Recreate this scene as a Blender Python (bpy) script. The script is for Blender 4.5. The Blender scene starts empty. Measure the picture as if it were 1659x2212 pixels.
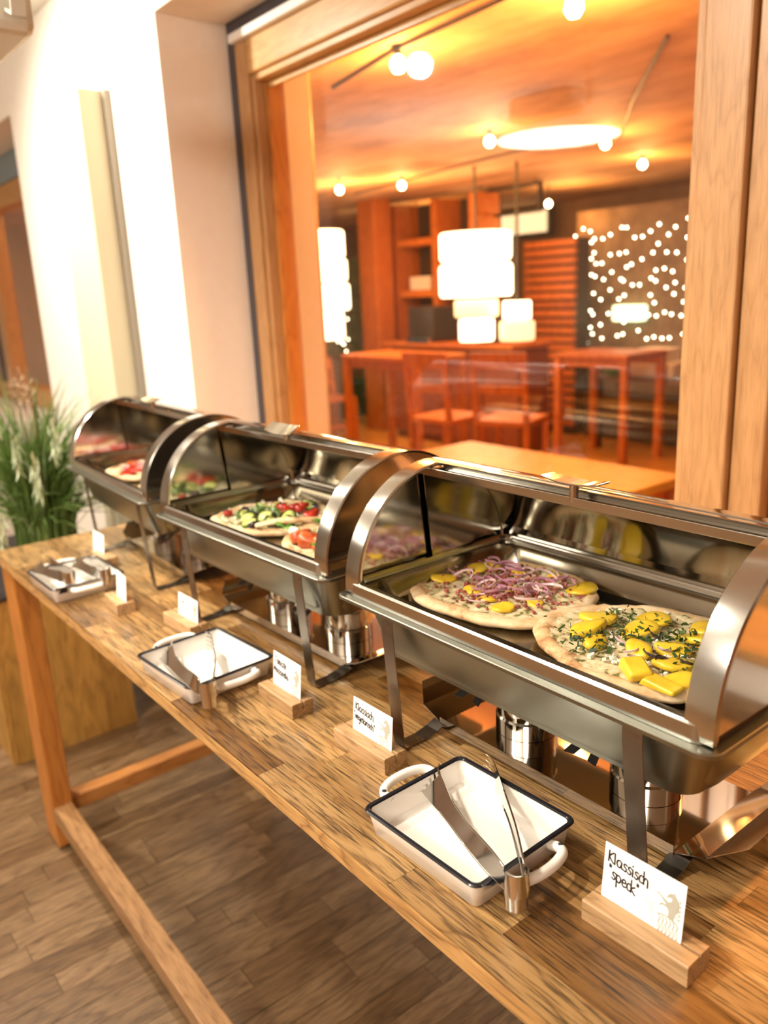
import bpy, math, random
from mathutils import Vector, Matrix, noise as mnoise
random.seed(7)
PI = math.pi
sc = bpy.context.scene
COL = sc.collection

# ------------------------------------------------------------------ camera
cam_d = bpy.data.cameras.new('camera')
cam = bpy.data.objects.new('camera', cam_d); COL.objects.link(cam)
RX = Vector((0.62058896, 0.7828198, -0.04541466))      # camera right, in world axes
RD = Vector((0.17817818, -0.19718068, -0.96403958))    # camera down
RF = Vector((-0.76362417, 0.59018042, -0.26184956))    # camera forward
M = Matrix(((RX.x, -RD.x, -RF.x), (RX.y, -RD.y, -RF.y), (RX.z, -RD.z, -RF.z)))
cam.matrix_world = Matrix.Translation((0, 0, 1.587)) @ M.to_4x4()
cam_d.sensor_fit = 'VERTICAL'; cam_d.sensor_height = 32.0
cam_d.lens = 1761.4 / 2212 * 32.0
cam_d.clip_start = 0.02
cam_d.dof.use_dof = True
cam_d.dof.focus_distance = 1.02
cam_d.dof.aperture_fstop = (cam_d.lens / 1000) / 0.0085
sc.camera = cam

# ------------------------------------------------------------------ world, light, exposure
w = bpy.data.worlds.new('world'); sc.world = w; w.use_nodes = True
w.node_tree.nodes['Background'].inputs[0].default_value = (1, .8, .6, 1)
w.node_tree.nodes['Background'].inputs[1].default_value = 0.12
sc.view_settings.view_transform = 'Standard'; sc.view_settings.look = 'None'
sc.view_settings.gamma = 1; sc.view_settings.use_curve_mapping = False
sc.view_settings.exposure = 0.2
sc.cycles.use_denoising = True
sc.cycles.sample_clamp_indirect = 6
sc.cycles.blur_glossy = 0.4
sc.cycles.max_bounces = 10
sc.cycles.caustics_refractive = False

def area(name, loc, size, power, color, target=None, shape='DISK', size_y=None, spread=PI):
    d = bpy.data.lights.new(name, 'AREA'); d.shape = shape; d.size = size
    if size_y: d.size_y = size_y
    d.energy = power; d.color = color; d.spread = spread
    o = bpy.data.objects.new(name, d); COL.objects.link(o); o.location = loc
    if target is not None:
        o.rotation_euler = (Vector(target) - Vector(loc)).to_track_quat('-Z', 'Y').to_euler()
    return o
def spot(name, loc, target, power, color, ang=80, rad=.05, blend=.6):
    d = bpy.data.lights.new(name, 'SPOT'); d.energy = power; d.color = color
    d.spot_size = math.radians(ang); d.spot_blend = blend; d.shadow_soft_size = rad
    o = bpy.data.objects.new(name, d); COL.objects.link(o); o.location = loc
    o.rotation_euler = (Vector(target) - Vector(loc)).to_track_quat('-Z', 'Y').to_euler()
    return o
def point(name, loc, power, color, rad=.05):
    d = bpy.data.lights.new(name, 'POINT'); d.energy = power; d.color = color; d.shadow_soft_size = rad
    o = bpy.data.objects.new(name, d); COL.objects.link(o); o.location = loc
    return o
WARMW = (1, .90, .76)
ORNG = (1, .42, .10)
spot('ceiling_lamp_and_fill_light', (-3.2, .22, 2.6), (-3.1, 1.2, 1.5), 190, (1, .93, .78), 125, .05, .8)
spot('ceiling_lamp_and_fill_light', (-2.25, .13, 2.6), (-2.0, .6, .9), 80, WARMW, 110, .06, .8)
spot('ceiling_lamp_and_fill_light', (-1.5, -.2, 2.62), (-.95, .55, .9), 120, WARMW, 120, .07, .8)
area('ceiling_lamp_and_fill_light', (-1.1, -1.7, 2.55), .35, 42, (1, .93, .82), (-.9, .5, .9))  # added front fill, no lamp here; lifts the front-facing tray sides
area('added_upward_fill', (-.3, -1.9, 1.9), .5, 75, WARMW, (-.3, -1.9, 5))  # added fill aimed up, no fitting; brightens the ceiling the steel reflects
area('added_upward_fill', (-4.5, -1.2, 1.9), .5, 45, WARMW, (-4.5, -1.2, 5))  # second added upward fill, farther left, also without a fitting
area('ceiling_lamp_and_fill_light', (1.2, -1.6, 2.64), .9, 40, WARMW, (1.2, -1.6, 0))
area('ceiling_lamp_and_fill_light', (-4.4, -2.2, 2.64), .9, 60, WARMW, (-4.4, -2.2, 0))
spot('dining_spot_light', (-.4, 2.9, 2.45), (-.75, .75, .9), 420, ORNG, 70, .12)
spot('dining_spot_light', (-1.6, 2.7, 2.45), (-1.6, .8, .9), 110, ORNG, 75, .12)
for p in ((-2.9, 2.4, 2.4), (-2.0, 2.5, 2.4), (-4.1, 4.2, 2.4), (-3.8, 5.0, 2.4), (-4.3, 6.2, 2.4), (-6.5, 4.7, 2.4), (-6.1, 5.1, 2.4), (-7.5, 6.6, 2.3), (-5.8, 7.1, 2.3)):
    point('dining_bulb_light', (p[0], p[1], p[2] - .1), 30 if p[1] < 2.6 else 17, (1, .44, .11), .06)
area('dining_room_light', (-5.5, 4.5, 2.5), 2.5, 70, (1, .46, .13), (-5.5, 4.5, 0))

# ------------------------------------------------------------------ helpers
class MB:
    def __init__(s): s.v = []; s.f = []
    def add(s, vs, fs):
        n = len(s.v); s.v += [tuple(v) for v in vs]; s.f += [tuple(i + n for i in f) for f in fs]; return s
    def box(s, x0, x1, y0, y1, z0, z1):
        return s.add([(x0,y0,z0),(x1,y0,z0),(x1,y1,z0),(x0,y1,z0),(x0,y0,z1),(x1,y0,z1),(x1,y1,z1),(x0,y1,z1)],
                     [(0,3,2,1),(4,5,6,7),(0,1,5,4),(1,2,6,5),(2,3,7,6),(3,0,4,7)])
    def prism(s, pts, a, b, axis='x'):
        """extrude a 2-D outline from a to b along an axis"""
        n = len(pts)
        def P(t, p):
            return (t, p[0], p[1]) if axis == 'x' else ((p[0], t, p[1]) if axis == 'y' else (p[0], p[1], t))
        vs = [P(a, p) for p in pts] + [P(b, p) for p in pts]
        fs = [tuple(range(n))[::-1], tuple(range(n, 2 * n))] + [(i, (i+1) % n, n + (i+1) % n, n + i) for i in range(n)]
        return s.add(vs, fs)
    def loft(s, loops, closed_u=True, cap0=False, cap1=False):
        n = len(loops[0]); base = []
        vs = [p for l in loops for p in l]; fs = []
        for k in range(len(loops) - 1):
            for i in range(n if closed_u else n - 1):
                j = (i + 1) % n
                fs.append((k*n+i, k*n+j, (k+1)*n+j, (k+1)*n+i))
        if cap0: fs.append(tuple(range(n))[::-1])
        if cap1: fs.append(tuple(range((len(loops)-1)*n, len(loops)*n)))
        return s.add(vs, fs)
    def lathe(s, prof, n=32, c=(0,0,0), cap=True):
        loops = [[(c[0]+r*math.cos(2*PI*i/n), c[1]+r*math.sin(2*PI*i/n), c[2]+z) for i in range(n)] for r, z in prof]
        return s.loft(loops, True, cap, cap)
    def tube(s, path, r, n=10, cap=True):
        path = [Vector(p) for p in path]; rr = r if isinstance(r, (list, tuple)) else [r]*len(path)
        loops = []; up = None
        for k, p in enumerate(path):
            t = (path[min(k+1, len(path)-1)] - path[max(k-1, 0)]).normalized()
            if up is None:
                up = t.orthogonal().normalized()
            up = (up - t * up.dot(t)).normalized(); b = t.cross(up)
            loops.append([p + (up*math.cos(2*PI*i/n) + b*math.sin(2*PI*i/n)) * rr[k] for i in range(n)])
        return s.loft(loops, True, cap, cap)
    def strip(s, path, normal_w, th):
        """flat bar: path points, width vector per point (or one), thickness along the in-plane normal"""
        path = [Vector(p) for p in path]; loops = []
        for k, p in enumerate(path):
            W = Vector(normal_w[k] if isinstance(normal_w, list) else normal_w)
            t = (path[min(k+1, len(path)-1)] - path[max(k-1, 0)]).normalized()
            nn = t.cross(W.normalized()).normalized() * th / 2
            loops.append([p - W/2 - nn, p + W/2 - nn, p + W/2 + nn, p - W/2 + nn])
        return s.loft(loops, True, True, True)
    def mesh(s, name):
        m = bpy.data.meshes.new(name); m.from_pydata(s.v, [], s.f); m.update(); return m

def recalc(m):
    import bmesh
    b = bmesh.new(); b.from_mesh(m); bmesh.ops.recalc_face_normals(b, faces=b.faces); b.to_mesh(m); b.free()

def obj(name, mb, mat, parent=None, smooth=False, bevel=0, seg=2, fix=True, loc=None, rot=None, subsurf=0):
    m = mb if isinstance(mb, bpy.types.Mesh) else mb.mesh(name)
    if fix and not isinstance(mb, bpy.types.Mesh): recalc(m)
    o = bpy.data.objects.new(name, m); COL.objects.link(o)
    if mat and not m.materials: m.materials.append(mat)
    if smooth:
        for p in m.polygons: p.use_smooth = True
        if smooth != 'all':
            a = math.radians(smooth if smooth is not True else 35)
            # mark sharp edges by angle
            import bmesh
            b = bmesh.new(); b.from_mesh(m)
            for e in b.edges:
                if len(e.link_faces) == 2 and e.calc_face_angle(0) > a: e.smooth = False
            b.to_mesh(m); b.free()
    if bevel:
        md = o.modifiers.new('bevel', 'BEVEL'); md.width = bevel; md.segments = seg; md.limit_method = 'ANGLE'; md.angle_limit = math.radians(40)
    if subsurf:
        md = o.modifiers.new('sub', 'SUBSURF'); md.levels = subsurf; md.render_levels = subsurf
    if parent: o.parent = parent
    if loc: o.location = loc
    if rot: o.rotation_euler = rot
    return o
def tag(o, label=None, cat=None, group=None, kind=None):
    if label: o['label'] = label
    if cat: o['category'] = cat
    if group: o['group'] = group
    if kind: o['kind'] = kind
    return o
def thing(name, loc, label, cat, group=None, rz=0):
    o = bpy.data.objects.new(name, None); COL.objects.link(o); o.location = loc; o.rotation_euler = (0, 0, rz)
    o.empty_display_size = .05
    return tag(o, label, cat, group)
def struct(name, mb, mat, parent=None, **k):
    o = obj(name, mb, mat, parent, **k)
    if not parent: o['kind'] = 'structure'
    return o
def copy_tree(o, parent=None):
    c = o.copy(); COL.objects.link(c); c.parent = parent
    for ch in list(o.children): copy_tree(ch, c)
    return c
def bx(*a): return MB().box(*a)

# ------------------------------------------------------------------ materials
def nt(name):
    m = bpy.data.materials.new(name); m.use_nodes = True; t = m.node_tree
    return m, t, t.nodes['Principled BSDF']
def plain(name, col, rough=.5, metal=0, **k):
    m, t, p = nt(name)
    p.inputs['Base Color'].default_value = (*col, 1); p.inputs['Roughness'].default_value = rough; p.inputs['Metallic'].default_value = metal
    for a, b in k.items(): p.inputs[a.replace('_', ' ')].default_value = b
    return m
def N(t, typ, **k):
    n = t.nodes.new(typ)
    for a, b in k.items(): setattr(n, a, b)
    return n
def ramp(t, fac, stops):
    r = t.nodes.new('ShaderNodeValToRGB')
    while len(r.color_ramp.elements) < len(stops): r.color_ramp.elements.new(.5)
    for e, (p, c) in zip(r.color_ramp.elements, stops): e.position = p; e.color = (*c, 1)
    t.links.new(fac, r.inputs[0]); return r.outputs[0]
def mix(t, fac, a, b, typ='MIX'):
    n = t.nodes.new('ShaderNodeMix'); n.data_type = 'RGBA'; n.blend_type = typ
    for s, v in ((n.inputs[0], fac), (n.inputs[6], a), (n.inputs[7], b)):
        if hasattr(v, 'is_output'): t.links.new(v, s)
        elif isinstance(v, (int, float)): s.default_value = v
        else: s.default_value = (*v, 1)
    return n.outputs[2]
def noise(t, vec, scale, detail=4, rough=.55, dist=0):
    n = t.nodes.new('ShaderNodeTexNoise'); n.inputs['Scale'].default_value = scale; n.inputs['Detail'].default_value = detail
    n.inputs['Roughness'].default_value = rough; n.inputs['Distortion'].default_value = dist
    if vec is not None: t.links.new(vec, n.inputs['Vector'])
    return n.outputs[0]
def bump(t, p, h, strength=.2, dist=.002):
    b = t.nodes.new('ShaderNodeBump'); b.inputs['Strength'].default_value = strength; b.inputs['Distance'].default_value = dist
    t.links.new(h, b.inputs['Height']); t.links.new(b.outputs[0], p.inputs['Normal'])
def coords(t, scale=(1,1,1), rand=True, rot=(0,0,0)):
    tc = t.nodes.new('ShaderNodeTexCoord'); src = tc.outputs['Object']
    if rand:
        oi = t.nodes.new('ShaderNodeObjectInfo'); mu = N(t, 'ShaderNodeMath', operation='MULTIPLY'); mu.inputs[1].default_value = 37
        t.links.new(oi.outputs['Random'], mu.inputs[0])
        va = N(t, 'ShaderNodeVectorMath', operation='ADD'); t.links.new(src, va.inputs[0]); t.links.new(mu.outputs[0], va.inputs[1]); src = va.outputs[0]
    mp = t.nodes.new('ShaderNodeMapping'); mp.inputs['Scale'].default_value = scale; mp.inputs['Rotation'].default_value = rot
    t.links.new(src, mp.inputs[0]); return mp.outputs[0]
def wood(name, light, mid, dark, axis='x', rough=.45, tone=.35, tight=1.0, coat=0.0, pores=.5):
    """grain runs along axis; every object gets its own offset and tone"""
    m, t, p = nt(name)
    k = {'x': (1.3, 7, 7), 'y': (7, 1.3, 7), 'z': (7, 7, 1.3)}[axis]
    k = tuple(v * tight for v in k)
    kf = {'x': (16, 330, 330), 'y': (330, 16, 330), 'z': (330, 330, 16)}[axis]
    v = coords(t, k); vf = coords(t, kf)
    warp = noise(t, v, 1.6, 3, .5)
    sc_ = N(t, 'ShaderNodeMath', operation='MULTIPLY'); sc_.inputs[1].default_value = 11; t.links.new(warp, sc_.inputs[0])
    fr = N(t, 'ShaderNodeMath', operation='FRACT'); t.links.new(sc_.outputs[0], fr.inputs[0])
    pore = noise(t, vf, 1.0, 3, .6)
    base = ramp(t, fr.outputs[0], [(0, mid), (.45, light), (.80, tuple(a*.6+b*.4 for a, b in zip(light, mid))), (.95, tuple(a*.45+b*.55 for a, b in zip(mid, dark))), (1, mid)])
    pr = ramp(t, pore, [(.36, (1-pores*.8,)*3), (.52, (1, 1, 1))])
    c = mix(t, 1, base, pr, 'MULTIPLY')
    oi = t.nodes.new('ShaderNodeObjectInfo')
    tn = ramp(t, oi.outputs['Random'], [(0, (1-tone, 1-tone*1.15, 1-tone*1.35)), (.5, (1-tone*.35,)*3), (1, (1, 1, 1))])
    c = mix(t, 1, c, tn, 'MULTIPLY')
    t.links.new(c, p.inputs['Base Color']); p.inputs['Roughness'].default_value = rough
    p.inputs['Coat Weight'].default_value = coat; p.inputs['Coat Roughness'].default_value = .25
    bump(t, p, pore, .25, .0006)
    return m
def steel(name, col=(.60,.58,.54), rough=.22, streak=.08, axis=(6,260,260), b=.05, rand=False, smear=0):
    m, t, p = nt(name)
    v = coords(t, axis, rand); n = noise(t, v, 1, 3)
    mr = N(t, 'ShaderNodeMapRange'); mr.inputs[3].default_value = rough - streak; mr.inputs[4].default_value = rough + streak
    v2 = coords(t, (7, 7, 7), rand); n2 = noise(t, v2, 1, 4)
    mm = N(t, 'ShaderNodeMath', operation='ADD'); t.links.new(n, mm.inputs[0]); t.links.new(n2, mm.inputs[1])
    h = N(t, 'ShaderNodeMath', operation='MULTIPLY'); h.inputs[1].default_value = .5; t.links.new(mm.outputs[0], h.inputs[0])
    t.links.new(h.outputs[0], mr.inputs[0]); t.links.new(mr.outputs[0], p.inputs['Roughness'])
    t.links.new(ramp(t, n2, [(.3, tuple(c*.86 for c in col)), (.7, col)]), p.inputs['Base Color'])
    p.inputs['Metallic'].default_value = 1
    if b: bump(t, p, n, b, .0005)
    return m
def emit(name, col, power):
    m, t, p = nt(name)
    p.inputs['Base Color'].default_value = (*col, 1); p.inputs['Emission Color'].default_value = (*col, 1); p.inputs['Emission Strength'].default_value = power
    return m
def speckled(name, stops, scale, rough=.6, detail=6, bumpk=.3, bd=.003, sss=0, axis=(1,1,1)):
    m, t, p = nt(name)
    v = coords(t, axis); n = noise(t, v, scale, detail, .62)
    t.links.new(ramp(t, n, stops), p.inputs['Base Color']); p.inputs['Roughness'].default_value = rough
    if sss: p.inputs['Subsurface Weight'].default_value = sss; p.inputs['Subsurface Radius'].default_value = (.01, .005, .002)
    if bumpk: bump(t, p, n, bumpk, bd)
    return m

STAVE = wood('oak_stave', (.46,.275,.105), (.36,.20,.070), (.19,.095,.032), 'x', .34, .62, 1.0, .25, 1.0)
STAVE_EDGE = wood('oak_edge', (.55,.31,.11), (.40,.21,.07), (.2,.09,.03), 'x', .45, .1, 1.0)
PLANK = wood('oak_floor_plank', (.235,.14,.068), (.175,.10,.046), (.085,.045,.018), 'y', .38, .45, .7, .15, .7)
LEGW = wood('pine_table_leg', (.52,.20,.035), (.44,.155,.025), (.3,.10,.015), 'z', .5, .12, .7, 0, .25)
RAILX = wood('oak_rail', (.36,.19,.075), (.29,.145,.052), (.2,.09,.03), 'x', .45, .1, .9)
RAILY = wood('pine_rail', (.50,.21,.05), (.42,.16,.035), (.3,.1,.02), 'y', .5, .1, .7, 0, .25)
WINZ = wood('pine_window_stile', (.50,.275,.115), (.45,.24,.095), (.39,.20,.075), 'z', .38, .06, .8, .2, .25)
WINX = wood('pine_window_rail', (.56,.31,.105), (.50,.27,.085), (.44,.22,.07), 'x', .38, .06, .8, .2, .25)
CABW = wood('oak_cabinet_board', (.46,.24,.05), (.36,.18,.035), (.25,.12,.03), 'z', .5, .3, .8, 0, .3)
HOLD = wood('card_holder_wood', (.50,.31,.15), (.43,.26,.12), (.26,.14,.055), 'x', .5, .15, 1.6, 0, .35)
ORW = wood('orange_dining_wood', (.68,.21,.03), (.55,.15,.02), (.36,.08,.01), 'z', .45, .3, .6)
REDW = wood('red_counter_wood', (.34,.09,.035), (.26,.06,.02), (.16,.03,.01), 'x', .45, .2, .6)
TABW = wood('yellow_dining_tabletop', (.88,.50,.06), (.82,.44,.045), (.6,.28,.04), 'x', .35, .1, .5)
BRUSH = steel('brushed_steel', (.27,.275,.23), .32, .05)
SATIN = steel('satin_steel', (.56,.555,.52), .17, .06, (5,60,60), .02)
MIRROR = steel('mirror_steel', (.70,.68,.64), .10, .05, (12,12,3), .0)
INNER = steel('inner_mirror_steel', (.56,.53,.46), .11, .04, (14,4,4), .0)
DARKST = steel('leg_steel', (.27,.25,.22), .27, .07, (20,20,5), .02)
SHELFM = steel('shelf_steel', (.60,.56,.50), .06, .02, (5,5,5), .0)
TONG = steel('tongs_steel', (.70,.69,.67), .12, .04, (8,8,8), .0)
FOIL = plain('crumpled_foil', (.95,.72,.30), .15, 1)
BLACK = plain('black_lever', (.012,.011,.01), .35)
ENAM = plain('white_enamel', (.86,.82,.76), .16, 0, Coat_Weight=.4)
ENAMB = plain('black_enamel_rim', (.012,.012,.016), .22)
CHIP = plain('enamel_chip', (.02,.018,.016), .6)
PLAST = speckled('white_plaster', [(.3,(.80,.74,.66)),(.7,(.83,.775,.70))], 30, .75, 3, .08, .001)
PLASTC = speckled('ceiling_plaster', [(.3,(.72,.69,.62)),(.7,(.75,.72,.66))], 30, .8, 3, .08, .001)
ANTH = plain('anthracite_seal', (.055,.05,.06), .55)
ALU = plain('white_aluminium', (.78,.76,.72), .4)
CREAM = plain('cream_panel', (.60,.54,.38), .5)
GREYB = plain('grey_speaker_plastic', (.52,.50,.42), .5)
BLUEG = plain('blue_grey_blind', (.20,.27,.30), .5)
CARD = plain('white_card', (.92,.91,.90), .55)
INK = plain('black_ink', (.012,.01,.014), .5)
PALEINK = plain('pale_grey_print', (.42,.41,.34), .55)
SOIL = plain('dark_soil', (.015,.012,.009), .9)
POTM = plain('black_planter', (.02,.02,.022), .4)

# glass pane: thin glass, clear with fresnel reflection
m, t, p = nt('window_glass')
t.nodes.remove(p)
g = N(t, 'ShaderNodeBsdfGlossy'); g.inputs['Roughness'].default_value = .02; g.inputs['Color'].default_value = (1,1,1,1)
tr = N(t, 'ShaderNodeBsdfTransparent'); fr = N(t, 'ShaderNodeLayerWeight'); fr.inputs['Blend'].default_value = .5
pw = N(t, 'ShaderNodeMath', operation='POWER'); pw.inputs[1].default_value = 4.5; t.links.new(fr.outputs['Facing'], pw.inputs[0])
mu = N(t, 'ShaderNodeMath', operation='MULTIPLY_ADD'); mu.inputs[1].default_value = .9; mu.inputs[2].default_value = .04; t.links.new(pw.outputs[0], mu.inputs[0])
ms = N(t, 'ShaderNodeMixShader'); t.links.new(mu.outputs[0], ms.inputs[0]); t.links.new(tr.outputs[0], ms.inputs[1]); t.links.new(g.outputs[0], ms.inputs[2])
t.links.new(ms.outputs[0], t.nodes['Material Output'].inputs[0]); GLASS = m

TT = .92      # table top height

# ================================================================== SETTING
# front room
FLOORB = plain('floor_subfloor', (.10,.055,.025), .6)
floor = struct('floor', bx(-8.5, 3.2, -4.2, 1.6, -.12, -.006), FLOORB)
def plank_field():
    rnd = random.Random(3)
    wd = .072; protos = {}
    x = -3.85; n = 0
    while x < -.75:
        y = -.35 - rnd.random() * .5
        while y < 1.2:
            L = rnd.choice((.35, .45, .55, .7))
            y1 = y + L
            # keep only what the camera can see of it
            vis = y1 > -.1 and not (x > -1.9 and y1 < .15)
            if vis and n < 285:
                key = L
                if key not in protos:
                    mb = MB().box(0, wd - .0018, 0, L - .0018, -.006, 0)
                    protos[key] = mb.mesh('plank'); recalc(protos[key]); protos[key].materials.append(PLANK)
                o = bpy.data.objects.new('plank', protos[key]); COL.objects.link(o); o.parent = floor
                o.location = (x, y, rnd.uniform(-.0004, .0004)); n += 1
            y = y1
        x += wd
plank_field()
# floor beyond the separately built planks: same boards as a procedural surface
def plankmat():
    m, t, p = nt('floor_boards_far')
    tc = t.nodes.new('ShaderNodeTexCoord'); mp = t.nodes.new('ShaderNodeMapping'); mp.inputs['Rotation'].default_value = (0, 0, PI/2)
    t.links.new(tc.outputs['Object'], mp.inputs[0])
    b = t.nodes.new('ShaderNodeTexBrick'); b.inputs['Color1'].default_value = (.38,.2,.08,1); b.inputs['Color2'].default_value = (.24,.12,.05,1); b.inputs['Mortar'].default_value = (.08,.035,.012,1)
    b.inputs['Scale'].default_value = 1; b.inputs['Mortar Size'].default_value = .001; b.inputs['Brick Width'].default_value = .5; b.inputs['Row Height'].default_value = .072
    t.links.new(mp.outputs[0], b.inputs['Vector']); t.links.new(b.outputs[0], p.inputs['Base Color']); p.inputs['Roughness'].default_value = .42
    return m
FARB = plankmat()
for a in ((-8.5, -3.86, -4.2, 1.2), (-3.85, 3.2, -4.2, -.9), (-.77, 3.2, -.9, 1.2)):
    o = obj('board_field', bx(a[0], a[1], a[2], a[3], -.006, -.001), FARB, floor)
    o['kind'] = 'stuff'
struct('ceiling', bx(-8.5, 3.2, -4.2, 1.6, 2.70, 2.85), PLASTC)
struct('wall_front', bx(-8.5, 3.2, -4.35, -4.2, 0, 2.70), speckled('beige_rear_wall', [(.3,(.52,.48,.40)),(.7,(.58,.53,.45))], 3, .7, 3, 0))
struct('wall_right', bx(3.2, 3.35, -4.35, 1.6, 0, 2.70), wood('panelled_wall_wood', (.50,.19,.045), (.42,.15,.03), (.25,.08,.015), 'z', .5, .1, .3))
struct('wall_left', bx(-8.65, -8.5, -4.35, 1.6, 0, 2.70), PLAST)
# window wall: pier between two window bays, lintels, parapets
YW, YG = 1.21, 1.45
wb = MB()
wb.box(-4.2, -2.585, YW, 1.75, 0, 2.70)             # pier
wb.box(-2.585, 3.2, YW, 1.75, 2.432, 2.70)          # lintel above big window
wb.box(-2.585, 3.2, YW, 1.75, 0, .98)               # parapet
wb.box(-8.5, -4.2, YW, 1.75, 2.432, 2.70)
wb.box(-8.5, -4.2, YW, 1.75, 0, .98)
wb.box(1.6, 3.2, YW, 1.75, .98, 2.432)
struct('wall_back', wb, PLAST)
tp = struct('trim_1', bx(-3.34, -3.02, 1.10, YW, .2, 2.30), CREAM, bevel=.004)
struct('trim_2', bx(-3.018, -3.0, 1.185, YW, .2, 2.30), plain('shadow_gap_profile', (.30,.26,.21), .6))

# big window
def pane(name, x0, x1, y, z0, z1, parent):
    return obj(name, bx(x0, x1, y, y + .006, z0, z1), GLASS, parent, fix=True)
win = bpy.data.objects.new('window_1', None); COL.objects.link(win); win['kind'] = 'structure'
s = MB(); s.box(-2.585, -2.545, YG, YG+.12, .98, 2.432); s.box(-2.545, 1.6, YG, YG+.12, 2.385, 2.432); obj('seal_band', s, ANTH, win)
s = MB(); s.prism([(-2.545, 2.362), (-2.545, 2.388), (1.6, 2.388), (1.6, 2.362)], YG-.02, YG+.05, 'y'); obj('blind_rail', s, ALU, win, bevel=.003)
# outer frame with stepped inner profile
obj('frame_stile', bx(-2.545, -2.475, YG, YG+.07, .98, 2.362), WINZ, win, bevel=.006)
obj('frame_rail', bx(-2.475, -.725, YG+.001, YG+.07, 2.262, 2.362), WINX, win, bevel=.006)
obj('frame_stile', bx(-2.4745, -2.455, YG+.012, YG+.08, 1.07, 2.2615), WINZ, win, bevel=.004)
obj('frame_stile', bx(-2.4545, -2.435, YG+.045, YG+.11, 1.07, 2.2415), LEGW, win, bevel=.003)
obj('frame_rail', bx(-2.4545, -.925, YG+.013, YG+.09, 2.242, 2.2615), WINX, win, bevel=.003)
obj('frame_rail', bx(-2.475, -.725, YG+.001, YG+.08, .98, 1.07), WINX, win, bevel=.006)
obj('glazing_bead', bx(-2.4345, -.925, YG+.05, YG+.062, 2.222, 2.2415), WINX, win, bevel=.002)
obj('glazing_bead', bx(-.915, -.896, YG+.010, YG+.07, 1.07, 2.2615), WINZ, win, bevel=.004)
obj('frame_stile', bx(-.892, -.802, YG-.004, YG+.10, 1.072, 2.26), WINZ, win, bevel=.005)
obj('frame_stile', bx(-.7995, -.742, YG+.012, YG+.10, 1.072, 2.26), WINZ, win, bevel=.004)
obj('frame_stile', bx(-.737, -.715, YG-.03, YG+.10, .98, 2.36), WINZ, win, bevel=.005)
obj('frame_stile', bx(-.712, -.64, YG+.0, YG+.10, .98, 2.36), WINZ, win, bevel=.004)
obj('frame_rail', bx(-.64, 1.6, YG, YG+.10, 2.262, 2.362), WINX, win, bevel=.006)
obj('frame_rail', bx(-.64, 1.6, YG, YG+.10, .98, 1.07), WINX, win, bevel=.006)
obj('frame_stile', bx(1.5, 1.6, YG-.002, YG+.098, 1.07, 2.26), WINZ, win, bevel=.006)
pane('glass_pane', -2.436, -.91, YG+.062, 1.065, 2.245, win)
pane('glass_pane', -.64, 1.5, YG+.062, 1.065, 2.265, win)
# window board on the parapet
struct('trim_3', bx(-2.585, 1.6, YW-.02, YG, .98, 1.0), WINX, bevel=.004)
# second window, far left bay
win2 = bpy.data.objects.new('window_2', None); COL.objects.link(win2); win2['kind'] = 'structure'
obj('blind_band', bx(-8.5, -4.2, YG-.01, YG+.09, 2.29, 2.432), BLUEG, win2)
obj('frame_rail', bx(-8.5, -4.2, YG, YG+.1, 2.17, 2.29), WINX, win2, bevel=.006)
obj('frame_rail', bx(-8.5, -4.2, YG, YG+.1, .98, 1.1), WINX, win2, bevel=.006)
for x0, x1, mm in ((-6.15, -6.0, ANTH), (-5.995, -5.86, WINZ), (-4.32, -4.2, WINZ), (-8.5, -8.38, WINZ)):
    obj('frame_stile', bx(x0, x1, YG, YG+.1, 1.1, 2.17), mm, win2, bevel=.006)
pane('glass_pane', -5.86, -4.32, YG+.05, 1.1, 2.17, win2)
pane('glass_pane', -8.38, -6.15, YG+.05, 1.1, 2.17, win2)

# ------------------------------------------------------------------ dining room behind the glass
DFL = speckled('dining_floor', [(.3,(.55,.24,.05)),(.7,(.68,.34,.08))], 2.5, .28, 4, 0)
DCEIL = speckled('dining_ceiling', [(.34,(.34,.16,.07)),(.5,(.62,.36,.17)),(.66,(.80,.56,.32))], .9, .7, 7, .4, .01, 0, (1, 2.2, 1))
DWALL = speckled('dining_wall', [(.3,(.22,.12,.05)),(.7,(.34,.2,.09))], 2, .7, 5, .2, .01)
struct('floor', bx(-11.5, 3.2, 1.75, 9.2, -.1, 0), DFL)
struct('ceiling', bx(-11.5, 3.2, 1.6, 9.2, 2.56, 2.7), DCEIL)
struct('wall_back', bx(-11.5, 3.2, 8.6, 8.8, 0, 2.56), DWALL)
struct('wall_left', bx(-11.5, -11.3, 1.75, 8.6, 0, 2.56), DWALL)
struct('wall_right', bx(3.0, 3.2, 1.75, 8.6, 0, 2.56), DWALL)

# bulbs on wire tracks
BULB = emit('warm_bulb_glow', (1, .74, .36), 28)
TRK = plain('black_track', (.03,.025,.02), .5)
bulbs = [((-2.88, 2.41, 2.49), 'largest glowing ceiling spot at upper left of the window glass'),
 ((-2.03, 2.49, 2.49), 'glowing ceiling spot cut by the top edge of the photo'),
 ((-4.05, 4.14, 2.49), 'glowing ceiling spot at the left end of the white light streak'),
 ((-3.78, 4.99, 2.49), 'glowing ceiling spot over the right end of the white light streak'),
 ((-4.3, 6.17, 2.49), 'glowing ceiling spot above the fairy light curtain, rightmost of all'),
 ((-6.3, 4.54, 2.47), 'glowing double ceiling spot above the left tiered lantern'),
 ((-5.95, 4.97, 2.48), 'small glowing ceiling spot right of the double one'),
 ((-6.3, 6.3, 2.41), 'glowing ceiling spot left of the dark hanging frame'),
 ((-5.99, 6.98, 2.38), 'glowing ceiling spot right of the dark hanging frame'),
 ((-7.69, 6.63, 2.38), 'glowing ceiling spot over the dark wooden cabinet bay'),
 ((-8.6, 6.65, 2.36), 'glowing ceiling spot against the yellow wooden post top')]
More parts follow.
